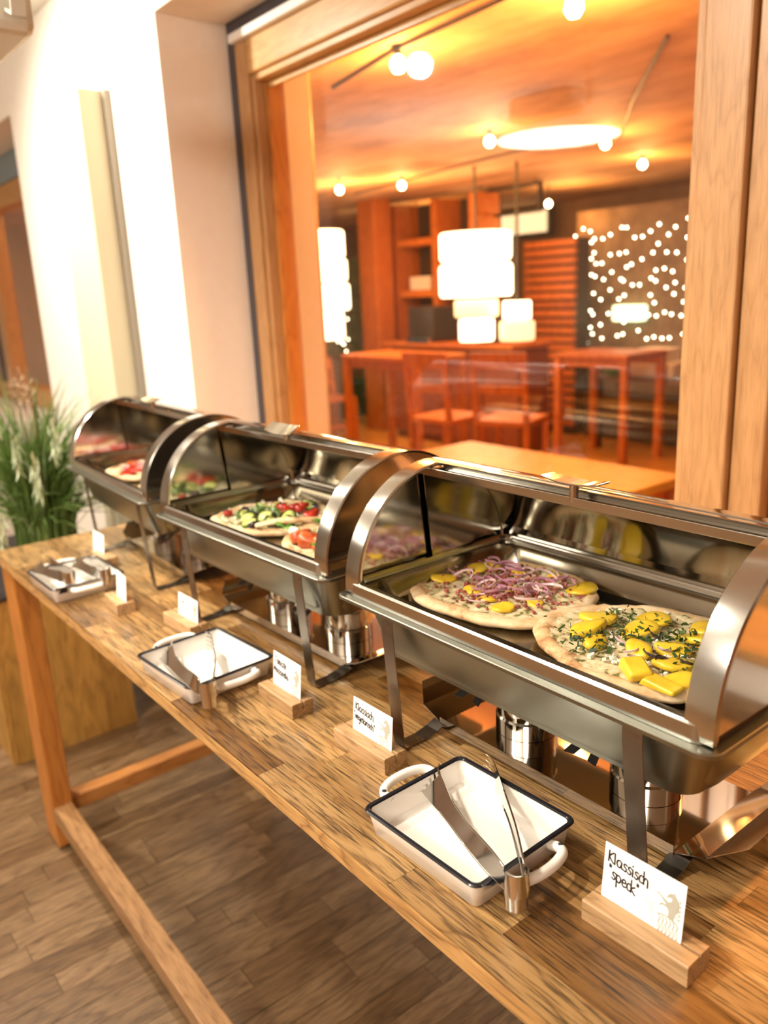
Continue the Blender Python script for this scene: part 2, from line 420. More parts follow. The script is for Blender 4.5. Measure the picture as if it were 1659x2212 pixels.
for (x, y, z), lab in bulbs:
    r = thing('ceiling_spot', (x, y, 2.56), lab, 'ceiling lamp', 'spots on the dining room ceiling')
    d = z - 2.56
    obj('bulb', MB().lathe([(.002, d-.035), (.02, d-.03), (.033, d-.008), (.03, d+.015), (.015, d+.03), (.008, d+.034)], 12), BULB, r, smooth='all')
    obj('lamp_arm', MB().lathe([(.012, d+.034), (.018, d+.05), (.006, d+.055), (.006, -.004), (.03, -.003), (.03, 0)], 10), TRK, r)
def track(pts, lab):
    r = tag(obj('wire_track', MB().tube(pts, .008, 6), TRK), lab, 'lamp track')
    return r
track([(-3.55, 2.55, 2.548), (-2.9, 2.41, 2.548), (-1.6, 2.3, 2.548)], 'thin black lamp track by the upper left window corner')
track([(-3.9, 5.3, 2.548), (-3.0, 4.2, 2.548), (-2.2, 3.3, 2.548)], 'thin black lamp track along the right side of the ceiling')
track([(-7.1, 5.3, 2.548), (-5.2, 5.0, 2.548), (-4.4, 4.9, 2.548)], 'thin black lamp track crossing the middle of the ceiling')
fr_ = thing('hanging_frame', (-6.0, 6.45, 2.56), 'dark rectangular frame hanging under the dining room ceiling', 'hanging frame')
s = MB(); s.box(-.38, .38, -.02, .02, -.05, -.02); s.box(-.38, .38, -.02, .02, -.30, -.27); s.box(-.38, -.35, -.02, .02, -.27, -.05); s.box(.35, .38, -.02, .02, -.27, -.05); obj('frame', s, TRK, fr_)
for sx in (-.3, .3): obj('hanger', MB().tube([(sx, 0, -.02), (sx, 0, 0)], .008, 6), TRK, fr_)

# posts
tag(obj('wooden_post', bx(-7.75, -7.45, 5.8, 6.05, 0, 2.56), ORW, bevel=.01), 'yellow lit wooden post between lantern and dark cabinet', 'post')
tag(obj('wooden_post', bx(-3.08, -2.90, 1.80, 1.98, 0, 2.56), wood('pale_post_wood', (.78,.50,.2), (.7,.42,.15), (.5,.26,.08), 'z', .5, .05, .8), bevel=.01), 'pale wooden post just behind the left edge of the glass', 'post')

# tiered lanterns
LANT = emit('lantern_paper', (1, .86, .58), 3.6)
LANT2 = emit('lantern_paper_dim', (1, .72, .36), 1.5)
def lantern(loc, rx, tiers, lab):
    r = thing('tiered_lantern', (loc[0], loc[1], 2.56), lab, 'lantern', 'tiered paper lanterns in the dining room')
    top = None
    for z0, z1, k, mt in tiers:
        n = 20; hh = (z1 - z0) / 2; zc = (z0 + z1) / 2 - 2.56
        prof = [(.02, -hh), (rx*k*.95, -hh), (rx*k, -hh*.8), (rx*k, hh*.8), (rx*k*.95, hh), (.02, hh)]
        obj('shade', MB().lathe(prof, n, (0, 0, zc)), mt, r, smooth=40)
        top = max(top or -9, zc + hh)
    obj('cord', MB().tube([(0, 0, tiers[-1][0]-2.56), (0, 0, 0)], .012, 6), TRK, r)
    return r
lantern((-5.27, 5.2), .31, [(1.80, 2.03, 1, LANT), (1.50, 1.77, 1.03, LANT), (1.33, 1.47, .62, LANT2), (1.12, 1.31, .5, LANT)], 'big glowing white tiered lantern above the bar counter')
lantern((-6.95, 4.7), .28, [(1.92, 2.17, .95, LANT), (1.70, 1.90, 1.0, LANT), (1.42, 1.67, 1.05, LANT), (1.14, 1.40, .8, LANT)], 'glowing white tiered lantern beside the fairy lit bush')
lantern((-4.93, 5.35), .15, [(1.30, 1.45, .8, LANT), (1.12, 1.28, 1.0, LANT2)], 'small low glowing lantern right of the dark cylinder')

# bar cabinet bay, counter and things on it
cb = thing('bar_cabinet', (-7.1, 6.25, 0), 'open orange wooden cabinet bay with dark back behind the bar', 'cabinet')
DK = plain('dark_cabinet_back', (.05,.028,.012), .6)
obj('back_panel', bx(-.5, .85, .25, .3, 0, 2.5), DK, cb)
for x in (-.5, .2, .78): obj('upright', bx(x, x+.09, -.1, .25, 0, 2.5), ORW, cb)
for z in (.95, 1.5, 2.05): obj('shelf', bx(-.41, .78, -.08, .25, z, z+.07), ORW, cb)
obj('white_box', bx(-.3, .05, 0, .2, 1.575, 1.72), plain('pale_box', (.8,.7,.6), .5), cb)
ct = thing('bar_counter', (-6.2, 5.85, 0), 'reddish brown bar counter under the big lantern', 'counter')
obj('worktop', bx(-.95, .98, -.25, .3, 1.0, 1.05), ORW, ct, bevel=.008)
for i in range(4): obj('front_panel', bx(-.9 + i*.47, -.9 + i*.47 + .45, -.16, -.1, .08, .99), REDW, ct, bevel=.01)
obj('carcass', bx(-.9, .95, -.1, .28, 0, .995), REDW, ct)
cm = thing('coffee_machine', (-6.55, 5.8, 1.05), 'dark box shaped coffee machine on the bar counter', 'machine')
obj('housing', bx(-.2, .2, -.15, .2, 0, .36), plain('machine_black', (.03,.022,.02), .35), cm, bevel=.02)
obj('drip_tray', bx(-.17, .17, -.2, -.15, .0, .05), MIRROR, cm)
tag(obj('urn', MB().lathe([(.01, 0), (.12, 0), (.13, .03), (.13, .33), (.1, .38), (.03, .4), (.01, .4)], 20, (-5.72, 5.8, 1.05)), plain('urn_brown', (.09,.06,.045), .4), smooth=40), 'dark grey brown urn on the bar counter, right end', 'urn')
pn = thing('paper_screen', (-7.8, 8.45, 2.02), 'cream backlit panes high on the far dining room wall', 'screen')
for i in range(3): obj('screen_pane', bx(-.55 + i*.37, -.55 + i*.37 + .34, -.03, .0, .2, .46), emit('cream_pane', (1,.8,.45), 1.0), pn)
obj('screen_frame', bx(-.6, .6, 0, .03, .15, .5), DK, pn)

# slatted block
sl = thing('slatted_screen', (-5.9, 6.9, 0), 'tall orange screen of horizontal wooden slats', 'screen')
obj('core', bx(-.32, .32, .03, .25, 0, 2.02), DK, sl)
for i in range(22): obj('slat', bx(-.34, .34, -.02, .03, .1 + i*.088, .1 + i*.088 + .06), ORW, sl)

# fairy light curtain on a dark wall niche
nk = thing('light_curtain', (-5.1, 7.3, 0), 'curtain of small white fairy lights before a dark wall', 'fairy lights')
obj('backdrop', bx(-.85, 1.7, .1, .16, 0, 2.3), speckled('backdrop_fabric', [(.3,(.10,.06,.03)),(.7,(.22,.15,.09))], 5, .8, 5, 0), nk)
FB = emit('fairy_bulb_glow', (1, .92, .66), 14)
fbm = MB().lathe([(.001, -.010), (.007, -.007), (.010, 0), (.007, .007), (.001, .010)], 6).mesh('bulb'); fbm.materials.append(FB)
rnd = random.Random(11); wires = MB()
for i in range(17):
    x = -.78 + i*.093 + rnd.uniform(-.02, .02); ln = rnd.uniform(1.0, 1.85)
    wires.tube([(x, 0, 2.2), (x + rnd.uniform(-.02, .02), 0, 2.2 - ln)], .002, 4)
    z = 2.12 - rnd.random()*.15
    while z > 2.2 - ln:
        o = bpy.data.objects.new('bulb', fbm); COL.objects.link(o); o.parent = nk; o.location = (x + rnd.uniform(-.02, .02), -.01, z)
        z -= rnd.uniform(.10, .26)
obj('wire', wires, TRK, nk)
tag(obj('glowing_sign', bx(-.17, .17, -.02, .12, -.05, .11), emit('pale_green_glow', (.8,1,.6), 2.2), loc=(-5.2, 7.279, 1.22), bevel=.02), 'pale glowing oval panel within the fairy light curtain', 'sign')
# shrub with lights
LEAFD = speckled('shrub_leaf', [(.3,(.05,.07,.015)),(.7,(.13,.16,.04))], 8, .6, 2, 0)
sh = thing('leafy_shrub', (-8.9, 6.4, 0), 'bushy green shrub with white fairy lights behind the left lantern', 'plant')
lf = MB()
for i in range(1100):
    a = rnd.uniform(0, 2*PI); rr = .55 * math.sqrt(rnd.random()); z = rnd.uniform(.8, 2.0)
    rr *= 1 - .35*abs(z - 1.3)
    c = Vector((rr*math.cos(a), .5*rr*math.sin(a), z)); d = Vector((rnd.uniform(-1,1), rnd.uniform(-1,1), rnd.uniform(-1,1))).normalized()*.05; e = d.orthogonal().normalized()*.018
    lf.add([c-d, c+e, c+d, c-e], [(0,1,2,3)])
o = obj('foliage', lf, LEAFD, sh, fix=False); o['kind'] = 'stuff'
obj('trunk', MB().tube([(0, 0, .4), (.02, 0, .9), (-.02, .02, 1.6)], [.03, .025, .012], 8), ORW, sh)
obj('planter', MB().lathe([(.05, 0), (.25, 0), (.3, .45), (.26, .45), (.24, .4), (.05, .4)], 20), POTM, sh, smooth=40)
for i in range(34):
    o = bpy.data.objects.new('bulb', fbm); COL.objects.link(o); o.parent = sh
    o.location = (rnd.uniform(-.5, .5), -.3, rnd.uniform(.85, 1.5))
tag(obj('side_bench', MB().box(-8.6, -7.85, 5.25, 5.6, .45, .8).box(-8.5, -7.9, 5.3, 5.55, 0, .45), plain('dark_bench', (.07,.04,.015), .6), bevel=.01), 'dark brown bench block below the fairy lit shrub', 'bench')

def table_set(name, loc, sx, sy, h, mat, legmat, lab, cat='table', rz=0, lw=.06, group=None):
    r = thing(name, loc, lab, cat, group, rz)
    obj('tabletop', bx(-sx/2, sx/2, -sy/2, sy/2, h-.045, h), mat, r, bevel=.008)
    for a in (-1, 1):
        obj('apron', bx(-sx/2+.06, sx/2-.06, a*(sy/2-.06)-.012, a*(sy/2-.06)+.012, h-.12, h-.046), legmat, r)
        for b in (-1, 1):
            x = b*(sx/2-lw/2-.01); y = a*(sy/2-lw/2-.01)
            obj('leg', bx(x-lw/2, x+lw/2, y-lw/2, y+lw/2, 0, h-.046), legmat, r)
    return r
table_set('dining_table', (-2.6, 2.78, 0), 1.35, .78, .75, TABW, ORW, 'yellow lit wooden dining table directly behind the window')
table_set('bar_table', (-4.6, 6.2, 0), .8, .6, .97, ORW, ORW, 'tall orange bar table before the fairy light curtain')
table_set('bar_table', (-5.9, 4.85, 0), 1.1, .6, 1.02, ORW, ORW, 'tall orange bar table before the bar counter')
def chair(loc, rz, lab, h=.46, hb=.95, mat=ORW, group='orange wooden dining chairs'):
    r = thing('dining_chair', loc, lab, 'chair', group, rz)
    obj('seat', bx(-.22, .22, -.22, .22, h-.04, h), mat, r, bevel=.01)
    for sx in (-1, 1):
        obj('leg', MB().prism([(-.215, 0), (-.175, 0), (-.175, h-.041), (-.215, h-.041)], sx*.2-.02, sx*.2+.02), mat, r)
        obj('leg', bx(sx*.2-.02, sx*.2+.02, .175, .215, 0, h-.041), mat, r)
        obj('back_post', MB().prism([(.18, h), (.22, h), (.27, hb), (.235, hb)], sx*.2-.02, sx*.2+.02), mat, r)
    obj('back_rest', MB().prism([(.222, hb-.12), (.25, hb-.12), (.268, hb), (.238, hb)], -.179, .179), mat, r)
    obj('back_rest', MB().prism([(.205, hb-.3), (.23, hb-.3), (.237, hb-.24), (.212, hb-.24)], -.179, .179), mat, r)
    obj('stretcher', bx(-.179, .179, -.205, -.185, .18, .22), mat, r)
    return r
chair((-4.25, 4.55, 0), math.radians(200), 'orange chair with tall open back in front of the bar', .62, 1.12)
chair((-4.75, 4.35, 0), math.radians(185), 'orange chair left of the tall open backed one by the bar', .62, 1.12)
chair((-2.0, 3.55, 0), math.radians(20), 'orange chair at the right end of the yellow table', .46, 1.0)
chair((-7.35, 5.0, 0), math.radians(90), 'low orange chair under the left tiered lantern', .5, .9)
bn = thing('bench', (-4.55, 7.05, 0), 'long dark bench along the fairy light curtain', 'bench')
obj('seat_block', bx(-.93, 1.7, -.12, .2, .38, .46), plain('bench_dark', (.05,.025,.01), .5), bn, bevel=.01)
obj('base', bx(-.9, 1.65, -.1, .2, 0, .379), plain('bench_base', (.06,.03,.012), .6), bn)
sb = thing('side_table', (-4.42, 6.70, 0), 'dark side table holding bowl and bright cloth', 'table')
obj('tabletop', bx(-.6, .75, -.2, .2, .66, .70), plain('grey_top', (.2,.18,.16), .3), sb)
for x in (-.55, .68):
    for y in (-.18, .14): obj('leg', bx(x, x+.04, y, y+.04, 0, .66), TRK, sb)
tag(obj('bowl', MB().lathe([(.02, 0), (.08, 0), (.16, .09), (.15, .09), (.07, .015), (.02, .012)], 20, (-4.92, 6.74, .70)), plain('green_bowl', (.25,.6,.05), .4), smooth=40), 'bright green bowl on the dark side table', 'bowl')
tag(obj('folded_cloth', MB().box(-4.70, -4.2, 6.58, 6.9, .70, .84).box(-4.62, -4.3, 6.6, 6.88, .84, .96), plain('white_cloth', (.85,.85,.88), .7), bevel=.02), 'white folded cloth pile beside the green bowl', 'cloth')

# grey box on the ceiling near the pier
spk = thing('wall_speaker', (-2.08, .60, 2.165), 'beige grey box with bracket near the ceiling, top left', 'speaker')
obj('housing', bx(-.16, .115, -.05, .05, -.02, .07), GREYB, spk, bevel=.02)
obj('bracket', MB().strip([(.12, 0, .02), (.16, 0, .0), (.175, 0, .05), (.165, 0, .12), (.1, 0, .53)], (0, .03, 0), .006), GREYB, spk)

# ================================================================== BUFFET TABLE
X0, X1, Y0, Y1 = -2.445, .62, .478, 1.19
tb = thing('buffet_table', ((X0+X1)/2, (Y0+Y1)/2, 0), 'long oak buffet table with block board top under the chafing dishes', 'table')
cx, cy = (X0+X1)/2, (Y0+Y1)/2
top = obj('tabletop', bx(X0-cx, X1-cx, Y0-cy, Y1-cy, TT-.03, TT-.0042), STAVE_EDGE, tb, bevel=.002)
rnd = random.Random(5)
sw = .0445; row = 0; y = Y0; smesh = {}
NR = 16; sw = (Y1 - Y0) / NR
for row in range(NR):
    x = X0 - (0 if row % 2 == 0 else 0)
    x += 0
    first = True
    while x < X1 - .02:
        L = rnd.choice((.22, .3, .36, .44, .54))
        if first: L = rnd.choice((.14, .22, .3)); first = False
        x1 = min(x + L, X1)
        if X1 - x1 < .08: x1 = X1
        L = round(x1 - x, 4)
        k = (L,)
        if k not in smesh:
            mb = MB().box(-L/2+.00015, L/2-.00015, -sw/2+.00015, sw/2-.00015, -.0042, 0)
            mm = mb.mesh('stave'); recalc(mm); mm.materials.append(STAVE); smesh[k] = mm
        o = bpy.data.objects.new('stave', smesh[k]); COL.objects.link(o); o.parent = top
        o.location = ((x+x1)/2 - cx, Y0 + (row+.5)*sw - cy, TT - rnd.uniform(0, .00012))
        x = x1
for lx0, lx1 in ((-2.42, -2.305), (.42, .535)):
    for ly0, ly1 in ((.486, .545), (1.12, 1.18)):
        lg = obj('leg', bx(lx0-cx, lx1-cx, ly0-cy, ly1-cy, .008, TT-.031), LEGW, tb, bevel=.004)
        obj('glide', MB().lathe([(.002, 0), (.018, 0), (.018, .008), (.002, .008)], 12, ((lx0+lx1)/2-cx-.03, (ly0+ly1)/2-cy, 0)), ALU, lg)
obj('side_stretcher', bx(-2.304-cx, .419-cx, .488-cy, .540-cy, .095, .147), RAILX, tb, bevel=.003)
for lx in (-2.385, .45):
    obj('end_stretcher', bx(lx-cx, lx+.05-cx, .546-cy, 1.119-cy, .093, .14), RAILY, tb, bevel=.003)
    obj('end_apron', bx(lx-cx, lx+.05-cx, .546-cy, 1.119-cy, TT-.12, TT-.031), RAILY, tb)

# cabinet planter to the left
cab = thing('wooden_cabinet', (-3.3, .78, 0), 'oak board cabinet on the floor beyond the left table leg', 'cabinet')
cbz = .63
for i in range(5):
    obj('front_board', bx(-.4 + i*.16, -.4 + i*.16 + .158, -.27, -.25, .0, cbz-.012), CABW, cab)
for i in range(4):
    obj('side_board', bx(.38, .4, -.249 + i*.11, -.249 + i*.11 + .109, .0, cbz-.012), CABW, cab)
obj('carcass', bx(-.4, .379, -.249, .19, .0, cbz-.012), CABW, cab)
obj('cabinet_top', bx(-.41, .41, -.275, .2, cbz-.011, cbz+.0), plain('black_cabinet_top', (.02,.02,.022), .4), cab, bevel=.002)

# ornamental grass
GR = speckled('grass_blade_green', [(.3,(.06,.12,.025)),(.7,(.19,.29,.07))], 5, .45, 2, 0)
GR2 = speckled('grass_blade_grey', [(.3,(.30,.36,.22)),(.7,(.5,.55,.36))], 5, .5, 2, 0)
PLM = plain('grass_plume', (.42,.28,.18), .8)
gp = thing('ornamental_grass', (-3.12, .80, cbz), 'tall green ornamental grass in a dark pot at far left', 'plant')
obj('pot', MB().lathe([(.02, 0), (.12, 0), (.13, .05), (.12, .05), (.115, .04), (.02, .04)], 24), POTM, gp, smooth=40)
obj('soil', MB().lathe([(.001, .042), (.114, .043)], 20), SOIL, gp)
def blade(mb, base, top, sag, wdt, rnd):
    base = Vector(base); top = Vector(top); n = 7; L = []
    side = (top - base).cross(Vector((0, 0, 1)));
    side = side.normalized() if side.length > 1e-4 else Vector((1, 0, 0))
    tw = rnd.uniform(0, PI); side = (side*math.cos(tw) + (top-base).normalized().cross(side)*math.sin(tw))
    vs = []; out = Vector((top.x-base.x, top.y-base.y, 0))
    for k in range(n+1):
        u = k/n; p = base.lerp(top, u); p.z += sag*math.sin(u*PI)*.6; p -= out*.35*math.sin(u*PI)
        wd_ = wdt*(1 - u**2.2)*.5 + .0004
        vs += [p - side*wd_, p + side*wd_]
    mb.add(vs, [(2*k, 2*k+1, 2*k+3, 2*k+2) for k in range(n)])
rnd = random.Random(21)
for k in range(130):
    mb = MB(); a = rnd.uniform(0, 2*PI); r0 = rnd.uniform(0, .1); sp = rnd.uniform(.05, .42)
    h = rnd.uniform(.45, .80) - sp*.3
    b0 = (r0*math.cos(a), r0*math.sin(a), .04)
    cxo = sp*math.cos(a); cyo = sp*math.sin(a)*.8
    blade(mb, b0, (cxo, cyo, h), .12, rnd.uniform(.009, .016), rnd)
    obj('blade', mb, GR, gp, fix=False)
mb = MB()
for k in range(700):
    a = rnd.uniform(0, 2*PI); r0 = rnd.uniform(0, .11); sp = rnd.uniform(.02, .40); h = rnd.uniform(.3, .68) - sp*.3
    blade(mb, (r0*math.cos(a), r0*math.sin(a), .04), (sp*math.cos(a), sp*math.sin(a)*.8, h), .12, rnd.uniform(.006, .012), rnd)
o = obj('fine_blades', mb, GR, gp, fix=False); o['kind'] = 'stuff'
for k in range(12):
    mb = MB(); a = rnd.uniform(-1.2, 1.6); sp = rnd.uniform(.22, .4); h = rnd.uniform(.25, .6)
    for j in range(26):
        bl = rnd.uniform(.03, .06); c = Vector((sp*math.cos(a), sp*math.sin(a), h - j*.005)) + Vector((rnd.uniform(-.012,.012), rnd.uniform(-.012,.012), 0))
        blade(mb, c, c + Vector((rnd.uniform(-.02,.02)+.01, rnd.uniform(-.02,.02), -bl)), 0, .006, rnd)
    mb.tube([(0, 0, .04), (sp*.5*math.cos(a), sp*.5*math.sin(a), h*.8), (sp*math.cos(a), sp*math.sin(a), h)], .002, 5)
    obj('seed_head', mb, GR2, gp, fix=False)
for k in range(3):
    mb = MB(); px = -.12 + .1*k
    for j in range(70):
        u = rnd.random(); c = Vector((px, 0, .56 + u*.17)); q = .035*math.sin(u*PI)
        blade(mb, c, c + Vector((rnd.uniform(-q, q), rnd.uniform(-q, q), .03)), 0, .004, rnd)
    mb.tube([(px*.3, 0, .04), (px, 0, .6)], .003, 5)
    obj('plume', mb, PLM, gp, fix=False)

# ================================================================== CHAFING DISHES
def rrect(hx, hy, r, z, n=6, cx=0, cy=0):
    pts = []
    for qx, qy, a0 in ((1, 1, 0), (-1, 1, PI/2), (-1, -1, PI), (1, -1, 3*PI/2)):
        for k in range(n+1):
            a = a0 + PI/2*k/n
            pts.append((cx + qx*(hx-r) + r*math.cos(a), cy + qy*(hy-r) + r*math.sin(a), z))
    return pts
def arc_shell(mb, x0, x1, R, th, a0, a1, zc, n=24):
    """curved sheet from angle a0 to a1 (0 = front, 180 = rear), axis along x"""
    L = []
    for k in range(n+1):
        a = math.radians(a0 + (a1-a0)*k/n); c, s_ = -math.cos(a), math.sin(a)
        L.append([(x0, R*c, zc+R*s_), (x1, R*c, zc+R*s_), (x1, (R-th)*c, zc+(R-th)*s_), (x0, (R-th)*c, zc+(R-th)*s_)])
    return mb.loft(L, True, True, True)
def chafer(loc, rz, L, lab, handle_x, lean=.015, tsh=0, tilt=0):
    """local origin on the table under the middle of the dish"""
    r = thing('chafing_dish', loc, lab, 'chafing dish', 'rolltop chafing dishes on the buffet table', rz)
    hx, hy = L/2, .188
    zr = .223; zc = .232; R = .172
    # water pan
    b = [rrect(hx-.075, .105, .03, .120), rrect(hx-.06, .122, .04, .121), rrect(hx-.047, .138, .05, .130), rrect(hx-.041, .147, .052, .147),
         rrect(hx-.036, .153, .052, .203), rrect(hx-.028, .161, .052, .205), rrect(hx-.027, .162, .052, .217), rrect(hx-.006, .182, .02, .2175),
         rrect(hx, hy, .02, .2175), rrect(hx, hy, .02, .222), rrect(hx-.0015, hy-.0015, .0195, zr), rrect(hx-.03, .160, .03, zr), rrect(hx-.034, .156, .03, .20), rrect(hx-.05, .14, .03, .13)]
    wp = MB().loft(b, True, True, True)
    obj('water_pan', wp, BRUSH, r, smooth=28)
    # lid base frame (open rectangle standing on the rim)
    fz = .244
    f = MB().loft([rrect(hx-.014, .176, .02, zr+.0004), rrect(hx-.016, .174, .02, fz-.003), rrect(hx-.019, .171, .02, fz), rrect(hx-.026, .164, .018, fz), rrect(hx-.028, .162, .018, fz-.004), rrect(hx-.029, .161, .018, zr+.0004)], True)
    obj('base_frame', f, SATIN, r, smooth=28)
    # food pan
    fp = MB().loft([rrect(hx-.031, .159, .02, .236), rrect(hx-.040, .150, .03, .237), rrect(hx-.045, .145, .035, .230), rrect(hx-.052, .138, .04, .206), rrect(hx-.065, .125, .04, .200)], True, False, True)
    obj('food_pan', fp, steel('food_pan_steel', (.36,.33,.26), .16, .05, (8,8,8), 0), r, smooth=28)
    # fixed hood: rear quarter shell, two front arch bands, two end plates
    xo = hx - .008
    h = MB(); arc_shell(h, -xo, xo, R, .0012, 88, 180, zc)
    obj('hood_shell', h, MIRROR, r, smooth=40)
    bw = .036
    for sx in (-1, 1):
        a = MB(); x0, x1 = (sx*xo, sx*(xo-bw)) if sx < 0 else (xo-bw, xo)
        L_ = []
        n = 26
        for k in range(n+1):
            aa = 90*k/n
            if k == 0: pts = [(R, fz-.018)]
            ang = math.radians(aa); c, s_ = -math.cos(ang), math.sin(ang)
            def pt(rr, xx): return (xx, rr*c, zc + rr*s_)
            L_.append([pt(R-.0025, x0), pt(R, x0+.002), pt(R+.0004, (x0+x1)/2), pt(R, x1-.002), pt(R-.0025, x1), pt(R-.006, x1), pt(R-.006, x0)])
        # straight foot of the band
        foot = [(x, y, z - .006) for x, y, z in L_[0]]
        a.loft([foot] + L_, True, True, True)
        obj('arch_band', a, SATIN, r, smooth=35)
        # end plate
        pts = [(-(R-.004)*math.cos(PI*k/40), zc + (R-.004)*math.sin(PI*k/40)) for k in range(41)]
        e = MB().prism(pts, sx*(xo-.0035), sx*(xo-.0022))
        obj('end_plate', e, MIRROR, r, smooth=35)
    # rolled-back lid inside the hood
    Ri = R - .010; xi = hx - .019
    lid = MB(); arc_shell(lid, -xi, xi, Ri, .0012, 84, 168, zc)
    ld = obj('roll_lid', lid, INNER, r, smooth=40)
    for sx in (-1, 1):
        pts = [(0, zc-.006)] + [(-(Ri-.002)*math.cos(math.radians(84 + 84*k/20)), zc + (Ri-.002)*math.sin(math.radians(84 + 84*k/20))) for k in range(21)]
        obj('lid_side', MB().prism(pts, sx*xi, sx*(xi-.0015)), INNER, ld, smooth=35)
        obj('pivot_knob', MB().lathe([(.001, .006), (.004, .0055), (.006, .003), (.0065, 0), (.003, -.008)], 14), MIRROR, ld, smooth='all', loc=(sx*(xi-.0015), 0, zc+.002), rot=(0, -sx*PI/2, 0))
    # lip along the lid's front edge, rounded ends
    a = math.radians(84); yl, zl = -Ri*math.cos(a), zc + Ri*math.sin(a)
    lp = MB().prism([(-xi-.004, zl-.009), (-xi-.001, zl-.004), (-xi+.010, zl+.003), (xi-.010, zl+.003), (xi+.001, zl-.004), (xi+.004, zl-.009)], yl-.0035, yl-.0015, 'y')
    obj('lid_lip', lp, SATIN, ld, bevel=.0006)
    lp = MB().prism([(yl-.0015, zl-.010), (yl-.0015, zl-.007), (yl+.020, zl-.005), (yl+.020, zl-.007), (yl+.004, zl-.012)], -xi+.002, xi-.002)
    obj('lid_channel', lp, SATIN, ld)
    # hood front lip
    obj('hood_lip', MB().box(-xo+bw+.001, xo-bw-.001, .004, .0065, zc+R-.010, zc+R+.0008), SATIN, r)
    # handle
    hd = obj('handle', MB().lathe([(.0065, -.006), (.0065, .018), (.009, .020)], 16, (handle_x, yl+.002, zl+.002)), MIRROR, ld, smooth=40)
    gp_ = []
    for k in range(9):
        u = -1 + k/4; zz = zl + .0215 + .004*u*u
        gp_.append([(handle_x + u*.046, yl+.002-.016+.003*u*u, zz), (handle_x + u*.046, yl+.002+.016-.003*u*u, zz), (handle_x + u*.046, yl+.002+.016-.003*u*u, zz+.0025), (handle_x + u*.046, yl+.002-.016+.003*u*u, zz+.0025)])
    obj('grip', MB().loft(gp_, True, True, True), MIRROR, hd, bevel=.0008)
    if tilt:
        P_ = Vector((0, yl, zl)); M_ = Matrix.Translation(P_) @ Matrix.Rotation(tilt, 4, 'X') @ Matrix.Translation(-P_)
        for oo in (hd, hd.children[0]): oo.data.transform(M_)
    # stand
    for sx in (-1, 1):
        xt = sx*(hx-.103) + tsh; xb = xt + lean
        for sy in (-1, 1):
            path = [(xt, sy*.158, .217), (xt, sy*.168, .212), (xt, sy*.168, .19), (xb, sy*.166, .008), (xb, sy*.163, .002), (xb, sy*.156, .0012), (xb, sy*.125, .0014), (xb, sy*.10, .006), (xb, sy*.085, .012), (xb, sy*.078, .0125)]
            lg = obj('leg', MB().strip(path, (.026, 0, 0), .0018), DARKST, r, bevel=.0004, seg=1)
            obj('rivet', MB().lathe([(.001, .002), (.003, .0015), (.0035, 0)], 8), DARKST, lg, loc=(xt+.006, sy*.169, .200), rot=(-sy*-PI/2, 0, 0))
    # fuel shelf with raised, chamfered wings
    ws = hx - .09
    prof = [(-ws-.055, .048), (-ws-.02, .030), (-ws+.02, .0145), (ws-.02, .0145), (ws+.02, .030), (ws+.055, .048)]
    Ls = []
    for k, (x, z) in enumerate(prof):
        d = .088 if 0 < k < 5 else .060
        Ls.append([(x, -d, z), (x, d, z), (x, d, z-.0012), (x, -d, z-.0012)])
    sh_ = tsh + lean
    shf = obj('fuel_shelf', MB().loft(Ls, True, True, True), SHELFM, r, loc=(sh_, 0, 0))
    obj('shelf_lip', MB().box(-ws+.02, ws-.02, -.0895, -.088, .008, .0240), SHELFM, shf)
    for fx in (-.105 + sh_, .105 + sh_):
        fc = obj('fuel_holder', MB().lathe([(.002, .0150), (.047, .0150), (.047, .040), (.0445, .043), (.0445, .085), (.046, .087), (.046, .090), (.043, .090), (.041, .05), (.002, .05)], 36, (fx, 0, 0)), MIRROR, r, smooth=35)
        obj('fuel_can', MB().lathe([(.002, .0505), (.036, .0505), (.036, .078), (.018, .080), (.002, .080)], 24, (fx, 0, 0)), SATIN, fc, smooth=35)
        lv = MB(); lv.strip([(fx-.035, -.03, .091), (fx-.055, -.055, .088), (fx-.062, -.083, .072)], (.014, .004, 0), .002)
        lv.strip([(fx-.035, -.03, .091), (fx-.033, -.055, .089), (fx-.026, -.083, .072)], (.014, -.003, 0), .002)
        obj('lever', lv, BLACK, fc)
    return r
c1 = chafer((-.668, .842, TT), 0, .627, 'nearest large rolltop chafing dish holding onion and potato flatbreads', .005)
c2 = chafer((-1.354, .847, TT), math.radians(1.7), .627, 'middle rolltop chafing dish holding courgette and rocket flatbreads', -.02, .018, 0, math.radians(32))
c3 = chafer((-2.069, .866, TT), math.radians(-2.4), .627, 'farthest blurred rolltop chafing dish beside the white wall', 0, .045, .02, math.radians(15))
# foil scrap
mb = MB(); rnd = random.Random(4); n = 9
for i in range(n):
    for j in range(n):
        mb.v.append((i*.008 + rnd.uniform(-.002,.002), j*.008 + rnd.uniform(-.002,.002), abs(rnd.gauss(.006, .004)) + (.014 if i > 5 else 0)))
mb.f = [(i*n+j, (i+1)*n+j, (i+1)*n+j+1, i*n+j+1) for i in range(n-1) for j in range(n-1)]
tag(obj('foil_scrap', mb, FOIL, loc=(-.345, .90, TT+.012), rot=(0, -.3, .4)), 'crumpled golden foil scrap under the nearest chafing dish', 'foil')

